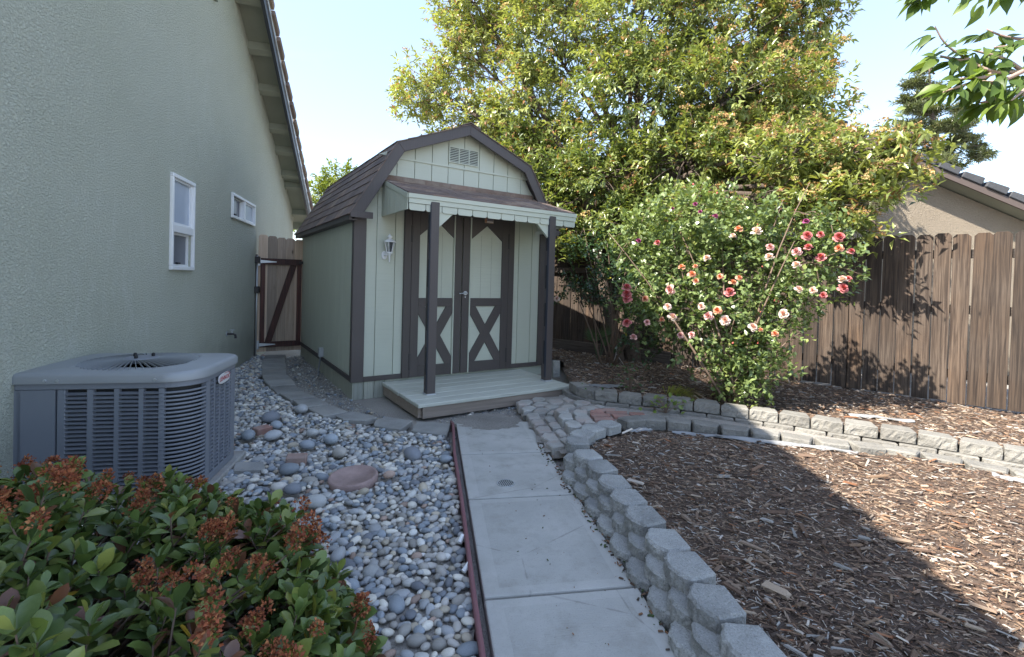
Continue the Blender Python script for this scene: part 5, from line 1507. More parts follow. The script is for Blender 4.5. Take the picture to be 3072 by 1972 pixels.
# ------------------------------------------------------------------ the big evergreen behind shed and fence
tree = empty('evergreen_tree', (1.75, 6.95, 0), 0, 'large glossy leaved evergreen with rusty flower heads towering over shed and fence', 'tree')
TB = Vector((1.75, 6.95, 0))
LOB = [(-1.75, 9.0, 4.75, .72, .7, .62, .55), (-1.05, 9.1, 5.55, .85, .8, .75, .55), (-.85, 9.2, 6.5, 1.0, .9, .8, .5), (-.75, 8.9, 4.25, .75, .7, .55, .5), (-1.25, 9.0, 3.85, .5, .5, .4, .45),
       (.45, 8.6, 5.6, 1.15, 1.0, 1.0, .45), (.25, 8.5, 4.35, 1.05, .9, .85, .4), (.5, 8.7, 6.9, 1.2, 1.0, .9, .45), (-.2, 8.7, 3.3, .8, .7, .6, .35), (.9, 8.2, 3.45, .9, .8, .75, .2),
       (2.05, 8.0, 5.6, 1.3, 1.1, 1.1, .3), (2.1, 8.1, 7.0, 1.4, 1.1, 1.0, .3), (3.4, 7.7, 5.4, 1.25, 1.0, 1.1, .25), (3.3, 7.8, 6.8, 1.2, 1.0, .9, .25), (4.3, 7.4, 5.5, .75, .7, .85, .25), (4.35, 7.3, 4.5, .6, .6, .6, .3),
       (1.95, 7.5, 4.2, 1.15, .95, 1.0, .15), (3.15, 7.1, 4.0, 1.15, .95, 1.0, .2), (4.05, 6.9, 3.75, .8, .7, .65, .3), (1.35, 7.5, 2.85, 1.0, .8, .75, .05), (2.45, 6.9, 3.0, .95, .75, .8, .1),
       (3.45, 6.55, 2.85, .95, .7, .75, .25), (4.25, 6.35, 2.95, .75, .55, .55, .35), (4.75, 6.25, 2.95, .38, .36, .28, .4), (3.75, 6.1, 2.25, .6, .45, .4, .25), (4.0, 5.0, 2.45, .36, .3, .24, .3), (3.55, 5.1, 2.25, .45, .35, .3, .3), (4.05, 4.95, 2.72, .26, .24, .15, .4), (3.7, 5.3, 2.7, .5, .4, .35, .3), (3.25, 5.3, 2.2, .5, .35, .35, .2), (3.2, 5.5, 2.75, .6, .45, .4, .25), (3.62, 4.95, 1.95, .26, .22, .2, .25), (.85, 7.9, 2.15, .7, .55, .55, .0), (.55, 7.75, 2.95, .6, .5, .5, .05), (.48, 7.35, 2.35, .42, .36, .40, .0), (.95, 7.3, 2.0, .5, .4, .4, .0), (.15, 8.0, 3.5, .6, .5, .5, .15), (1.7, 7.0, 2.1, .7, .5, .5, .0), (2.7, 6.3, 2.15, .8, .5, .45, .1), (4.45, 6.1, 2.45, .4, .35, .3, .3)]
rs = np.random.default_rng(21)
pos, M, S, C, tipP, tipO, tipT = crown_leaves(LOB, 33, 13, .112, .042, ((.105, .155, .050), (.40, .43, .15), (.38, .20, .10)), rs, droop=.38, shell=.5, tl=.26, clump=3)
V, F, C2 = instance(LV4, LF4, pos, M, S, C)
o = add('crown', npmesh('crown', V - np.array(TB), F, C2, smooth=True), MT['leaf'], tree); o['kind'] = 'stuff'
prob = np.where(tipP[:, 0] > 2.6, .48, .16) * (tipO[:, 2] > -.2)
sel = rs.uniform(0, 1, len(tipP)) < prob
V, F, C2 = blossoms(tipP[sel] + tipO[sel] * .03, unit(tipO[sel] + np.array([0, 0, .6])), .075, .022, [(.44, .29, .13), (.36, .22, .10), (.50, .36, .17), (.30, .17, .08)], 30, rs, 34)
o = add('flower_heads', npmesh('flower_heads', V - np.array(TB), F, C2), MT['dry'], tree); o['kind'] = 'stuff'
# trunk and limbs
r_ = random.Random(4)
segs = []
forks = []
for i, (fx, fy, fz) in enumerate(((1.1, 7.5, 2.6), (2.3, 7.3, 2.7), (1.9, 7.7, 3.0))):
    b_ = TB + Vector((-.12 + .12 * i, .05 * i, -.1))
    segs.append((bez(b_, (fx, fy, fz), .3, 8, .15, r_), [.095 - .005 * k for k in range(9)])); forks.append(Vector((fx, fy, fz)))
tube_o = []
trunk = tube_net('trunk', [([p - TB for p in s], rr) for s, rr in segs], MT['bark'], tree, 10)
segs = []
for lb in LOB:
    c_ = Vector(lb[:3]); f_ = min(forks, key=lambda q: (q - c_).length + max(0, q.z - c_.z) * 2)
    main = bez(f_, c_, .25 if c_.z > f_.z else -.1, 7, .25, r_)
    segs.append((main, [.055 - .0055 * k for k in range(8)]))
    for k in range(16):
        d = Vector((r_.gauss(0, 1), r_.gauss(0, 1), r_.gauss(.2, 1))).normalized()
        e = c_ + Vector((d.x * lb[3], d.y * lb[4], d.z * lb[5])) * .92
        st = main[r_.randrange(5, 8)]
        segs.append((bez(st, e, .08, 4, .12, r_), [.014, .011, .008, .006, .003]))
tube_net('branches', [([p - TB for p in s], rr) for s, rr in segs], MT['bark'], tree, 5)

# ------------------------------------------------------------------ rose bushes
def rose_leaves(lobes, dens, rs, cols, ln=.056):
    pos, M, S, C, P, O, T = crown_leaves(lobes, dens, 9, ln, ln * .68, cols, rs, spread=1.1, droop=.12, shell=.35, tl=.16)
    return instance(LV4 * np.array([1, 1, .6]), LF4, pos, M, S, C), P, O
def flower_mesh(seed, c_in, c_out):
    rs = np.random.default_rng(seed); parts = []
    pet = np.array([(0, 0, 0), (-.42, .5, .10), (0, .55, .0), (.42, .5, .10), (-.34, .92, .16), (0, 1.0, .06), (.34, .92, .16)], float)
    pf = np.array([(0, 2, 1), (0, 3, 2), (1, 2, 5), (1, 5, 4), (2, 3, 6), (2, 6, 5)])
    for ring, (n, el, l) in enumerate(((6, -.05, 1.0), (7, .40, .92), (6, .80, .80), (6, 1.10, .66), (5, 1.38, .52))):
        a = np.arange(n) / n * 6.283 + ring * .6 + rs.normal(0, .2, n); e = el + rs.normal(0, .2, n)
        d = np.stack([np.cos(a) * np.cos(e), np.sin(a) * np.cos(e), np.sin(e)], -1)
        up = np.stack([-np.cos(a) * np.sin(e), -np.sin(a) * np.sin(e), np.cos(e)], -1)
        M = frames(d, up)
        t = ring / 4; C = (np.array(c_out) * (1 - t) + np.array(c_in) * t)[None] * rs.uniform(.8, 1.15, (n, 1))
        V, F, Cc = instance(pet, pf, np.zeros((n, 3)) + [0, 0, .07 * ring], M, np.full((n, 3), l) * np.array([1.0, 1, 1]), C)
        tipm = np.tile(np.array([.75, .95, .9, .95, 1.1, 1.1, 1.1]), n)[:, None]
        parts.append((V, F, Cc * tipm))
    V, F, C = cat(parts)
    return npmesh('flower', V, F, C, smooth=True)
FK = {'w': ((.70, .36, .32), (.78, .68, .64)), 'r': ((.42, .04, .05), (.60, .24, .25)), 'o': ((.66, .16, .05), (.74, .44, .32)), 'p': ((.55, .20, .22), (.74, .50, .50)), 'm': ((.22, .03, .12), (.36, .08, .22))}
FM = {k: [flower_mesh(ord(k) + s, *FK[k]) for s in range(2)] for k in FK}
FLW = [(1.86, 4.08, 1.64, 'w'), (2.05, 4.06, 1.68, 'w'), (1.92, 4.1, 1.7, 'o'), (2.49, 4.08, 1.66, 'r'), (2.63, 4.12, 1.68, 'r'), (2.85, 4.21, 1.67, 'r'), (2.14, 4.01, 1.55, 'p'), (2.37, 4.01, 1.52, 'p'), (2.48, 4.04, 1.56, 'r'), (2.81, 4.14, 1.57, 'o'), (2.95, 4.2, 1.55, 'r'), (2.13, 3.99, 1.47, 'w'), (2.59, 4.04, 1.48, 'r'), (1.65, 4.08, 1.45, 'w'), (2.35, 3.98, 1.41, 'w'), (1.46, 4.14, 1.37, 'o'), (1.56, 4.1, 1.38, 'o'), (1.53, 4.1, 1.31, 'o'), (1.56, 4.08, 1.26, 'o'), (1.74, 4.02, 1.3, 'o'), (1.83, 3.99, 1.25, 'o'), (1.88, 3.99, 1.29, 'o'), (1.81, 3.99, 1.17, 'r'), (1.38, 4.16, 1.18, 'p'), (1.07, 4.48, 1.18, 'r'), (1.07, 4.47, 1.12, 'r'), (1.08, 4.46, 1.08, 'r'), (1.2, 4.31, 1.09, 'o'), (1.36, 4.18, 1.03, 'w'), (1.61, 4.06, 1.05, 'w'), (1.73, 4.02, 1.02, 'o'), (1.67, 4.05, .97, 'p'), (1.79, 4.01, .94, 'w'), (1.33, 4.22, .92, 'o'), (1.4, 4.18, .94, 'w'), (1.23, 4.33, .88, 'p'), (1.1, 4.54, .85, 'r'), (1.16, 4.53, .72, 'p'), (1.48, 4.17, .79, 'p'), (1.56, 4.13, .8, 'p'), (2.01, 3.99, .89, 'w'), (2.07, 3.98, .87, 'o'), (2.2, 3.99, .84, 'o'), (2.25, 3.96, 1.01, 'w'), (2.36, 3.96, 1.21, 'w'), (2.5, 3.98, 1.21, 'w'), (2.59, 3.99, 1.17, 'r'), (2.79, 4.06, 1.3, 'w'), (2.86, 4.09, 1.31, 'r'), (2.79, 4.05, 1.23, 'r'), (1.3, 4.34, 1.59, 'r'), (1.48, 4.49, 1.92, 'm'), (1.65, 4.39, 1.95, 'm'), (1.66, 4.29, 1.87, 'm'), (2.52, 4.15, 1.79, 'm'), (1.76, 4.21, 1.82, 'm'), (1.18, 4.53, 1.62, 'm')]
RB = Vector((2.08, 4.45, .12))
rose = empty('rose_bush', RB, 0, 'sunlit rose bush covered in white, coral and red blooms by the fence', 'rose bush', 'rose bushes in the raised bed')
rs = np.random.default_rng(31)
RL = [(2.2, 4.75, 1.35, .95, .62, .62, .35), (1.55, 4.75, 1.35, .62, .5, .62, .45), (2.78, 4.40, 1.45, .42, .36, .46, .3), (2.55, 4.45, 1.05, .40, .34, .32, .3), (2.08, 4.32, .45, .34, .24, .28, .4), (2.85, 4.4, 1.85, .25, .22, .2, .3), (1.75, 4.75, 1.95, .55, .45, .40, .6), (2.35, 4.75, 1.85, .55, .45, .35, .35), (1.9, 4.55, .85, .62, .42, .45, .3), (2.2, 4.35, .55, .42, .30, .40, .45), (1.4, 4.85, 1.05, .36, .33, .32, .25), (2.35, 4.45, .78, .30, .26, .28, .3), (1.3, 4.95, 1.75, .40, .35, .35, .5)]
(V, F, C2), tP, tO = rose_leaves(RL, 66, rs, ((.075, .120, .045), (.22, .285, .105), (.28, .33, .11)))
o = add('foliage', npmesh('rose_foliage', V - np.array(RB), F, C2, smooth=True), MT['leaf_rose'], rose); o['kind'] = 'stuff'
segs = []; r_ = random.Random(8)
for k in range(16):
    a = r_.uniform(0, 6.28); b_ = Vector((r_.gauss(0, .07), r_.gauss(0, .06), -.06))
    lb = RL[k % len(RL)]; e = Vector(lb[:3]) + Vector((r_.uniform(-.4, .4), r_.uniform(-.2, .2), r_.uniform(-.1, .4))) - RB
    segs.append((bez(b_, e, .2, 6, .12, r_), [.014, .012, .011, .009, .007, .005, .003]))
for i in rs.choice(len(tP), 170, replace=False):
    lb = RL[r_.randrange(len(RL))]; q = Vector(tP[i]) - RB; st = Vector(min(RL, key=lambda l: (Vector(l[:3]) - Vector(tP[i])).length)[:3]) - RB
    segs.append((bez(st, q, .06, 3, .05, r_), [.005, .004, .003, .002]))
tube_net('canes', segs, MT['twig'], rose, 5)
for x, y, z, k in FLW:
    f = add('flower', FM[k][RND.randrange(2)], MT['petal'], rose, loc=(x * .985 - RB.x, y * .985 - RB.y - .03, z - RB.z))
    to_cam = Vector((-x * .5 + RND.uniform(-2.0, 1.6), -y * .6 + RND.uniform(-.5, 1.5), 2.6 + RND.uniform(-2.2, 1.6))).normalized()
    f.rotation_euler = to_cam.to_track_quat('Z', 'Y').to_euler()
    s_ = RND.uniform(.029, .049) * (.62 if k == 'm' else (.8 if k == 'o' else 1)); f.scale = (s_, s_, s_)
bud = MB(); bud.lathe([(.1, 0), (.42, .3), (.5, .6), (.35, 1.0), (.08, 1.35)], 7); bud_me = bud.mesh('bud', 0, True)
budm = m_flat('bud_coral', (.55, .12, .10), .5)
for i in rs.choice(len(tP), 60, replace=False):
    if tP[i][1] > 4.7: continue
    q = Vector(tP[i]) - RB; s_ = RND.uniform(.010, .018)
    add('bud', bud_me, budm if RND.random() < .6 else MT['twine'], rose, loc=q + Vector((0, -.04, .05)), rot=(RND.uniform(-.5, .5), RND.uniform(-.5, .5), 0), scl=(s_,) * 3)
# second, shaded rose left of it
RB2 = Vector((1.35, 6.5, .05))
rose2 = empty('rose_bush', RB2, 0, 'dark shaded leggy rose sprawling across the fence beside the porch', 'rose bush', 'rose bushes in the raised bed')
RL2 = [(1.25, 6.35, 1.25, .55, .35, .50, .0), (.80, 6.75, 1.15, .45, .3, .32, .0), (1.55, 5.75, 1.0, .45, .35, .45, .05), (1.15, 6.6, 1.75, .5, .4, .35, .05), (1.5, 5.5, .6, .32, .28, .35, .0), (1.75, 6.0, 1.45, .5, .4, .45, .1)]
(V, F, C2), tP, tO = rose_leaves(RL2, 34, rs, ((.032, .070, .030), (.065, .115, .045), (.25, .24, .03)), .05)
o = add('foliage', npmesh('rose_foliage', V - np.array(RB2), F, C2, smooth=True), MT['leaf_rose'], rose2); o['kind'] = 'stuff'
segs = []
for k in range(12):
    lb = RL2[k % len(RL2)]; e = Vector(lb[:3]) + Vector((r_.uniform(-.3, .3), r_.uniform(-.15, .15), r_.uniform(-.1, .3))) - RB2
    segs.append((bez((r_.gauss(0, .06), r_.gauss(0, .05), -.06), e, .2, 6, .1, r_), [.013, .011, .010, .008, .006, .005, .003]))
tube_net('canes', segs, MT['twig'], rose2, 5)
f = add('flower', FM['w'][0], MT['petal'], rose2, loc=Vector((.62, 6.5, .98)) - RB2, rot=(.9, -.3, 0), scl=(.045,) * 3)

# ------------------------------------------------------------------ foreground shrub
SHV, SHF = leaf_big([(.16, .07), (.40, .20), (.66, .27), (.87, .18)], .16, .35)
SHC = Vector((-1.45, 1.12, 0)); SA, SB, SH = 1.13, .87, .51
shrub = empty('evergreen_shrub', SHC, 0, 'low evergreen shrub with leathery leaves and rust brown flower heads in the foreground', 'shrub')
rs = np.random.default_rng(41)
def dome(x, y):
    u = np.sqrt(((x - SHC.x) / SA) ** 2 + ((y - SHC.y) / SB) ** 2)
    return SH * np.sqrt(np.maximum(1 - u ** 3.4, 0)) * (1 + .10 * np.sin(x * 7 + 1) * np.cos(y * 8) + .05 * np.sin(x * 17 + y * 13))
pts, nrm_ = [], []
while len(pts) < 1700:
    x, y = SHC.x + rs.uniform(-SA, SA), SHC.y + rs.uniform(-SB, SB)
    z = float(dome(np.array(x), np.array(y)))
    if z <= .02: continue
    e = .03; gx = (float(dome(np.array(x + e), np.array(y))) - z) / e; gy = (float(dome(np.array(x), np.array(y + e))) - z) / e
    gl = min(math.hypot(gx, gy), 2.5)
    if rs.uniform(0, 1) > (1 + gl) / 3.2: continue
    n_ = np.array([-gx, -gy, 1.0]); n_ /= np.linalg.norm(n_)
    dep = rs.uniform(0, 1) ** 2 * .14
    pts.append(np.array([x, y, z]) - n_ * dep + np.array([0, 0, .0])); nrm_.append(n_)
Psh, Nsh = np.array(pts), np.array(nrm_)
Psh[:, 2] = np.maximum(Psh[:, 2] + rs.normal(0, .025, len(Psh)), .02)
N = len(Psh); per = 9
axd = unit(Nsh * .55 + np.array([0, 0, .75]) + rs.normal(0, .28, (N, 3)))
k = np.arange(per); phi = (k * 2.4)[None] + rs.uniform(0, 6.28, (N, 1)); tt = k / (per - 1)
s1 = unit(np.cross(axd, np.array([.3, .9, .1]))); s2 = np.cross(axd, s1)
side = np.cos(phi)[..., None] * s1[:, None] + np.sin(phi)[..., None] * s2[:, None]
el = (1.35 - 1.0 * tt)[None] + rs.normal(0, .16, (N, per))
ld = np.cos(el)[..., None] * axd[:, None] + np.sin(el)[..., None] * side
pos = Psh[:, None] + axd[:, None] * ((tt - 1)[None, :, None] * .055)
upv = axd[:, None] * np.sin(el)[..., None] - side * np.cos(el)[..., None] + 1e-3 + rs.normal(0, .12, (N, per, 3))
M = frames(ld.reshape(-1, 3), upv.reshape(-1, 3)); pos = pos.reshape(-1, 3); m_ = N * per
l = rs.uniform(.044, .078, m_) * np.tile(1 - .25 * np.abs(tt - .35), N); S = np.stack([l * rs.uniform(.85, 1.12, m_), l, l], -1)
pal = np.array([(.105, .155, .042), (.145, .20, .050), (.078, .12, .038), (.21, .245, .060), (.29, .30, .07), (.20, .085, .05), (.15, .075, .05), (.40, .26, .03)])
C = pal[rs.choice(8, m_, p=[.27, .25, .20, .13, .05, .055, .035, .01])] * rs.uniform(.8, 1.2, (m_, 1))
d = np.linalg.norm(pos - np.array([0, 0, CAM_H]), axis=1)
vis = (np.abs(pos[:, 0] / np.maximum(pos[:, 1], .2)) < 1.05) & (pos[:, 1] > .85) & (pos[:, 2] > dome(pos[:, 0], pos[:, 1]) - .06)
idx = np.argsort(-np.where(vis, l / d, 0)); one, rest = idx[:280], idx[280:]
lm = [npmesh('leaf', leaf_big([(.16, .07), (.40, .20), (.66, .27), (.87, .18)], c_, f_)[0], SHF, smooth=True) for c_, f_ in ((.16, .3), (.28, .4), (.05, .2), (-.08, .35))]
for i in one: add('leaf', lm[int(rs.integers(4))], MT['leaf_shrub_o'], shrub, loc=Vector(pos[i]) - SHC, rot=euler_of(M[i]), scl=S[i], color=C[i])
V, F, C2 = instance(SHV, SHF, pos[rest], M[rest], S[rest], C[rest])
o = add('foliage', npmesh('shrub_foliage', V - np.array(SHC), F, C2, smooth=True), MT['leaf_shrub'], shrub); o['kind'] = 'stuff'
segs = []
for i in range(N):
    b_ = Vector((SHC.x + (Psh[i, 0] - SHC.x) * .55, SHC.y + (Psh[i, 1] - SHC.y) * .55, max(.0, Psh[i, 2] * .25)))
    if i % 3 == 0: segs.append(([p - SHC for p in bez(b_, Psh[i], .03, 3, .03, r_)], [.006, .005, .004, .0025]))
    else: segs.append(([Vector(Psh[i]) - Vector(axd[i]) * .10 - SHC, Vector(Psh[i]) - SHC], [.003, .002]))
tube_net('stems', segs, MT['twig'], shrub, 4)
rust = np.array([(.34, .115, .055), (.27, .085, .042), (.42, .19, .09), (.20, .06, .035)])
bmesh_ = []
for s in range(6):
    rs2 = np.random.default_rng(300 + s); n_ = 75
    dd = unit(rs2.normal(size=(n_, 3)) + np.array([0, 0, .5])); pp_ = dd * rs2.uniform(.35, 1, (n_, 1)) * np.array([.027, .027, .034])
    Mx = frames(unit(dd + rs2.normal(0, .5, (n_, 3))), rs2.normal(size=(n_, 3)))
    sc = np.full((n_, 3), .0115) * rs2.uniform(.6, 1.3, (n_, 1)) * np.array([.75, 1, 1])
    bmesh_.append(npmesh('flower_cluster', *instance(LV4, LF4, pp_, Mx, sc, rust[rs2.integers(0, 4, n_)] * rs2.uniform(.6, 1.3, (n_, 1)))))
sel = np.argsort(-(Psh[:, 2] - dome(Psh[:, 0], Psh[:, 1])) + rs.uniform(0, .09, N))[:170]
cnt = 0
for i in sel:
    q = Psh[i] + axd[i] * .045
    if q[1] < .75 or rs.uniform() < .35: continue
    cnt += 1
    for j in range(1 + int(rs.integers(0, 3))):
        qq = q + rs.normal(0, .018, 3) * (j > 0)
        f = add('flower_cluster', bmesh_[int(rs.integers(6))], MT['dry'], shrub, loc=Vector(qq) - SHC, rot=(rs.uniform(-.4, .4), rs.uniform(-.4, .4), rs.uniform(0, 6)), scl=(rs.uniform(.6, 1.1),) * 3)

# ------------------------------------------------------------------ cherry branch hanging in at top right
CB = Vector((4.5, 2.55, 0))
cherry = empty('cherry_tree', CB, 0, 'cherry tree reaching a leafy branch into the top right corner', 'tree')
def cp(x, y, Y=2.6):
    X, Z = 2.247 + (x - 2190) * .00233, 2.664 - (y - 60) * .00233 + (x - 2190) * .00009
    s = Y / 2.6; return Vector((X * s, Y, CAM_H + (Z - CAM_H) * s))
BR = [([(2600, 150), (2480, 165), (2399, 168), (2330, 172), (2270, 140), (2215, 105), (2190, 62)], 2.6),
      ([(2399, 168), (2340, 195), (2290, 190), (2240, 205), (2215, 215)], 2.55),
      ([(2480, 165), (2420, 225), (2370, 215), (2320, 200), (2280, 215)], 2.75),
      ([(2600, 150), (2470, 90), (2400, 95), (2350, 88), (2310, 70)], 2.7),
      ([(2600, 60), (2450, -40), (2330, -40), (2210, -25), (2140, -10)], 2.6), ([(2420, -40), (2350, -20), (2290, -8)], 2.65),
      ([(2330, 172), (2300, 185), (2262, 182), (2225, 190)], 2.58), ([(2399, 168), (2360, 140), (2320, 128), (2280, 118)], 2.62), ([(2480, 165), (2430, 190), (2399, 215), (2375, 235)], 2.5), ([(2370, 215), (2330, 235), (2300, 240)], 2.7), ([(2270, 140), (2240, 140), (2205, 130)], 2.6), ([(2400, 95), (2370, 110), (2330, 112)], 2.66)]
trk = bez(CB + Vector((0, 0, -.1)), (4.35, 2.6, 1.9), 0, 6, .1, r_)
tube_net('trunk', [([p - CB for p in trk], [.10, .095, .09, .085, .08, .075, .07])], MT['bark'], cherry, 12)
segs = [([p - CB for p in bez((4.35, 2.6, 1.85), cp(2600, 150), .15, 6, .05, r_)], [.045, .04, .035, .03, .025, .02, .016]),
        ([p - CB for p in bez((4.35, 2.6, 1.85), cp(2600, 60), .4, 6, .05, r_)], [.045, .04, .035, .03, .025, .02, .016]),
        ([p - CB for p in bez((4.35, 2.6, 1.85), (5.2, 2.2, 3.6), .3, 6, .1, r_)], [.05, .045, .04, .035, .03, .02, .012])]
anch = []
for pl, Y in BR:
    P = [cp(x, y, Y + r_.uniform(-.04, .04)) for x, y in pl]
    P = [Vector(p) for p in smooth_path(P, 2)]
    n_ = len(P)
    segs.append(([p - CB for p in P], [.011 * (1 - i / n_) + .0025 for i in range(n_)]))
    for i in range(int(n_ * .22), n_): anch.append((P[i], (P[i] - P[i - 1]).normalized(), i / n_))
tube_net('branches', segs, MT['twig_pale'], cherry, 6)
chm = [npmesh('leaf', *leaf_big([(.10, .10), (.30, .21), (.50, .22), (.72, .13), (.87, .045)], c_, f_), smooth=True) for c_, f_ in ((.25, .25), (.40, .35), (.12, .30), (.35, .15))]
for k in range(290):
    p, t, u = anch[r_.randrange(len(anch))]
    sd = Vector((r_.gauss(0, 1), r_.gauss(0, 1), r_.gauss(0, .6))).normalized()
    dv = (t * .5 + sd * .75 + Vector((-.4, -.1, -.7)) * r_.uniform(.3, 1.3)).normalized()
    up = Vector((r_.gauss(-.3, .6), r_.gauss(-.3, .6), 1.0))
    Mx = frames(np.array([dv[:]]), np.array([up[:]]))[0]
    ll = r_.uniform(.085, .13)
    g_ = r_.choice([(.14, .20, .04), (.11, .17, .035), (.17, .24, .05), (.085, .14, .03)])
    add('leaf', chm[r_.randrange(4)], MT['leaf_cherry'], cherry, loc=p + sd * r_.uniform(.01, .055) + Vector((0, 0, -.01)) - CB, rot=euler_of(Mx), scl=(ll, ll, ll), color=dark(g_, r_.uniform(.85, 1.15)))
rs = np.random.default_rng(51)
pos, M, S, C, *_ = crown_leaves([(4.6, 2.6, 3.6, .9, .8, .7, .3), (5.3, 2.1, 3.3, .8, .7, .6, .3), (4.3, 2.4, 4.2, .7, .7, .5, .3)], 16, 9, .10, .055, ((.09, .15, .03), (.15, .21, .045), (.17, .22, .05)), rs, droop=.7)
V, F, C2 = instance(LV4, LF4, pos, M, S, C)
o = add('crown', npmesh('crown', V - np.array(CB), F, C2, smooth=True), MT['leaf'], cherry); o['kind'] = 'stuff'

# ------------------------------------------------------------------ far trees
bt = empty('background_tree', (-4.9, 13.2, 0), 0, 'small bright green tree beyond the shed roof, between house and shed', 'tree')
B0 = np.array((-4.9, 13.2, 0))
pos, M, S, C, *_ = crown_leaves([(-4.75, 13.0, 3.75, .75, .7, .6, .5), (-5.1, 13.1, 3.3, .7, .7, .6, .4), (-4.3, 13.0, 3.5, .65, .6, .55, .45), (-4.2, 13.3, 2.7, 1.0, .7, .7, .2), (-5.2, 13.3, 2.4, .9, .7, .7, .2), (-4.6, 13.1, 1.5, 1.1, .7, .8, .1)], 26, 12, .13, .05, ((.07, .12, .02), (.21, .25, .04), (.25, .27, .05)), rs, droop=.3)
V, F, C2 = instance(LV4, LF4, pos, M, S, C)
o = add('crown', npmesh('crown', V - B0, F, C2, smooth=True), MT['leaf'], bt); o['kind'] = 'stuff'
tube_net('trunk', [(bez((0, 0, -.1), (.1, 0, 3.2), 0, 5, .1, r_), [.09, .08, .07, .06, .05, .03]), (bez((.05, 0, 1.5), (.6, .1, 3.4), 0, 4, .1, r_), [.05, .04, .03, .02, .01]), (bez((.05, 0, 1.5), (-.5, .1, 3.2), 0, 4, .1, r_), [.05, .04, .03, .02, .01])], MT['bark'], bt, 6)

CO = Vector((23.0, 26.0, 0))
con = empty('conifer_tree', CO, 0, 'tall dark conifer with layered boughs rising behind the neighbouring roof', 'tree')
def fp(x, y): return Vector((23.375 + (x - 2220) * .0233, 26.0, 10.594 - (y - 280) * .0233 + (x - 2220) * .0006))
pads = [(2172, 158, 22, 12), (2150, 190, 38, 16), (2195, 200, 30, 14), (2160, 225, 50, 16), (2130, 255, 36, 14), (2185, 255, 48, 16), (2225, 262, 34, 13), (2140, 290, 46, 16), (2205, 300, 55, 18), (2262, 292, 34, 14), (2255, 325, 46, 16), (2150, 325, 46, 16), (2305, 338, 26, 13), (2285, 365, 36, 12), (2220, 350, 60, 18), (2235, 385, 48, 16), (2170, 375, 50, 18), (2180, 420, 60, 22), (2250, 430, 60, 22)]
lob = []
for x, y, a, b_ in pads:
    q = fp(x, y); lob.append((q.x, q.y + r_.uniform(-.6, .6), q.z, a * .0195, a * .017, b_ * .0175, r_.uniform(.1, .5)))
rs = np.random.default_rng(61)
pos, M, S, C, *_ = crown_leaves(lob, 17, 14, .30, .055, ((.075, .10, .045), (.17, .19, .085), (.20, .18, .09)), rs, droop=.05, shell=.25, tl=.35)
V, F, C2 = instance(LV4, LF4, pos, M, S, C)
o = add('crown', npmesh('crown', V - np.array(CO), F, C2), MT['leaf'], con); o['kind'] = 'stuff'
tp = [Vector((0, 0, -.1)), Vector((-.2, 0, 4)), fp(2195, 330) - CO, fp(2178, 240) - CO, fp(2172, 150) - CO]
segs = [(tp, [.35, .3, .18, .10, .03])]
for x, y, a, b_ in pads: segs.append(([fp(2185, min(440, y + 18)) - CO, fp(x, y) - CO], [.05, .02]))
tube_net('trunk', segs, MT['bark'], con, 6)

# ------------------------------------------------------------------ small plants and litter
gc = empty('grass_clump', (1.62, 4.72, .12), 0, 'yellow green grass tuft flopped over in the rose bed', 'grass clump')
mb = MB(); r_ = random.Random(12)
for k in range(150):
    a = r_.gauss(-.1, .75); l = r_.uniform(.14, .36); h = r_.uniform(.02, .10)
    b0 = Vector((r_.gauss(0, .05), r_.gauss(0, .03), -.01)); dv = Vector((math.cos(a), math.sin(a), 0)); sd = Vector((-dv.y, dv.x, 0)) * .0028
    p1 = b0 + dv * l * .45 + Vector((0, 0, h)); p2 = b0 + dv * l + Vector((0, 0, r_.uniform(-.02, h * .6)))
    mb._add([b0 - sd, b0 + sd, p1 + sd, p1 - sd, p2], [(0, 1, 2, 3), (3, 2, 4)])
gm_ = m_leaf('grass_blade', 'obj', .6, .3, .3)
o = mb.build('blades', gm_, gc, color=(.28, .29, .06)); o['kind'] = 'stuff'
pmb = empty('palm_seedling', (1.27, 6.85, .08), 0, 'little fan palm seedling in the shade by the fence', 'palm')
mb = MB()
for f_ in range(4):
    a0 = f_ * 1.6 + .4; tip = Vector((.10 * math.cos(a0), .10 * math.sin(a0), .22 + .05 * f_))
    mb.tube([(0, 0, 0), tuple(tip * .6), tuple(tip)], [.006, .005, .004], 5)
    for k in range(13):
        a = (k - 6) * .2; dv = (Vector((math.cos(a0), math.sin(a0), 0)) * .35 * math.cos(a) + Vector((-math.sin(a0), math.cos(a0), 0)) * math.sin(a) * .8 + Vector((0, 0, .9 * math.cos(a)))).normalized()
        sd = dv.cross(Vector((.2, -1, .1))).normalized() * .007; e = tip + dv * .22; md = tip + dv * .1
        mb._add([tip, md + sd, e, md - sd], [(0, 1, 2, 3)])
o = mb.build('fronds', gm_, pmb, color=(.075, .12, .06))
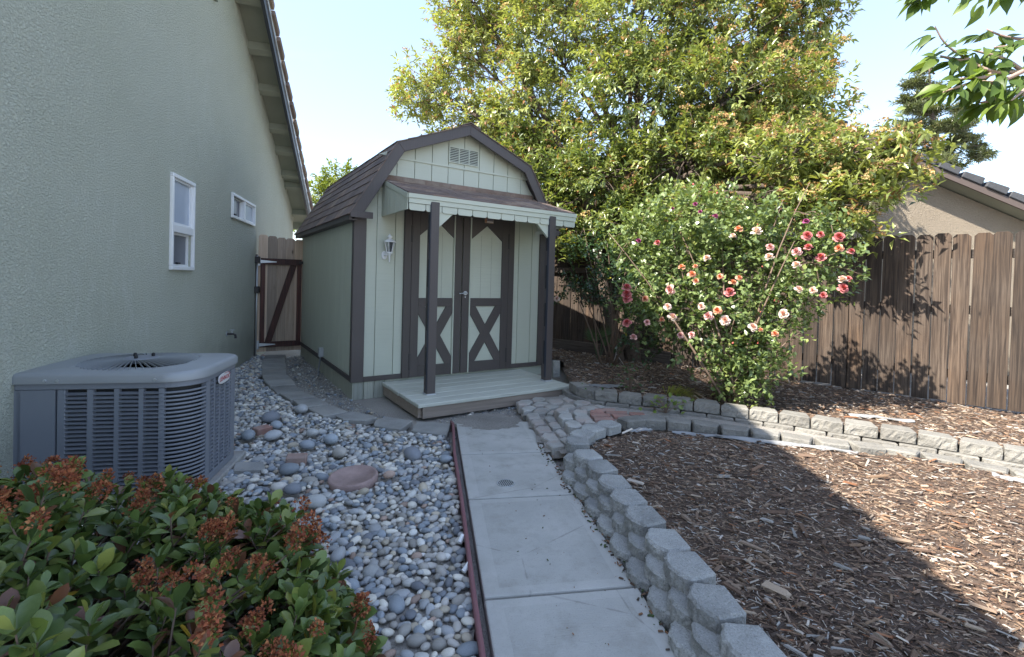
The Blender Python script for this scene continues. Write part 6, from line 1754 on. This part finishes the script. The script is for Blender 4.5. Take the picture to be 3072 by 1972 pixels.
def weed(name, loc, n, r, h, col, label, ln=.05):
    w = empty(name, loc, 0, label, 'weed', 'small leafy weeds'); rs = np.random.default_rng(int(abs(loc[0]) * 100))
    P = np.stack([rs.normal(0, r, n), rs.normal(0, r * .6, n), rs.uniform(.02, h, n)], -1)
    D = unit(np.stack([rs.normal(size=n), rs.normal(size=n) - .3, rs.normal(0, .4, n)], -1)); M = frames(D, rs.normal(0, .4, (n, 3)) + [0, -.2, 1])
    l = ln * rs.uniform(.6, 1.2, n)
    V, F, C = instance(SHV, SHF, P, M, np.stack([l * 1.1, l, l], -1), np.array(col) * rs.uniform(.7, 1.3, (n, 1)))
    o = add('leaves', npmesh('leaves', V, F, C, smooth=True), MT['leaf_rose'], w); o['kind'] = 'stuff'
    mb = MB()
    for i in range(0, n, 3): mb.tube([(0, 0, 0), tuple(P[i] * .5 + np.array([0, 0, .02])), tuple(P[i])], [.004, .003, .002], 4)
    mb.build('stems', MT['twig'], w)
weed('leafy_weed', (1.22, 4.78, .12), 60, .10, .30, (.06, .12, .04), 'dark green leafy weed standing in the bed behind the block wall')
weed('leafy_weed', (1.40, 4.22, .08), 34, .09, .15, (.14, .20, .04), 'light green weed sprouting from the brick path against the wall')
weed('leafy_weed', (.85, 4.70, .13), 12, .10, .06, (.07, .13, .04), 'few small green leaves creeping over the wall top near the porch', .035)
mb = MB(); mb.tube([(0, 0, 0), (.03, .0, .16), (.045, .01, .28)], [.007, .006, .004], 6); mb.tube([(.03, .0, .16), (.10, -.02, .06), (.14, -.03, -.0)], [.006, .005, .004], 6)
o = mb.build('dry_stick', m_flat('bleached_wood', (.38, .35, .33), .8), None, smooth=True); o.location = (1.45, 6.65, .08); tag(o, 'forked bleached stick leaning in the shaded bed near the fence', 'stick')
# leaf litter along the foot of the block wall and on the slabs
rs = np.random.default_rng(71); n = 420
yy = rs.uniform(1.1, 3.6, n); xx = .146 + .178 * (4.154 - yy) + rs.normal(-.005, .022, n)
far = rs.uniform(0, 1, n) < .12; xx[far] -= rs.uniform(0, .5, far.sum())
l = rs.uniform(.006, .022, n); l[far] *= .6
M = rotz_frames(rs.uniform(0, 6.28, n))
cl = np.array([(.10, .06, .04), (.17, .10, .06), (.06, .045, .035), (.25, .13, .07), (.06, .09, .03)])[rs.integers(0, 5, n)] * rs.uniform(.7, 1.2, (n, 1))
V, F, C2 = instance(chipv, chipf, np.stack([xx, yy, np.full(n, .005)], -1), M, np.stack([l, l * .45, l * .18], -1), cl)
o = add('leaf_litter', npmesh('leaf_litter', V, F, C2), MT['chip_a']); tag(o, 'dry leaf litter and crumbs along the edge of the walk', 'litter', kind='stuff')
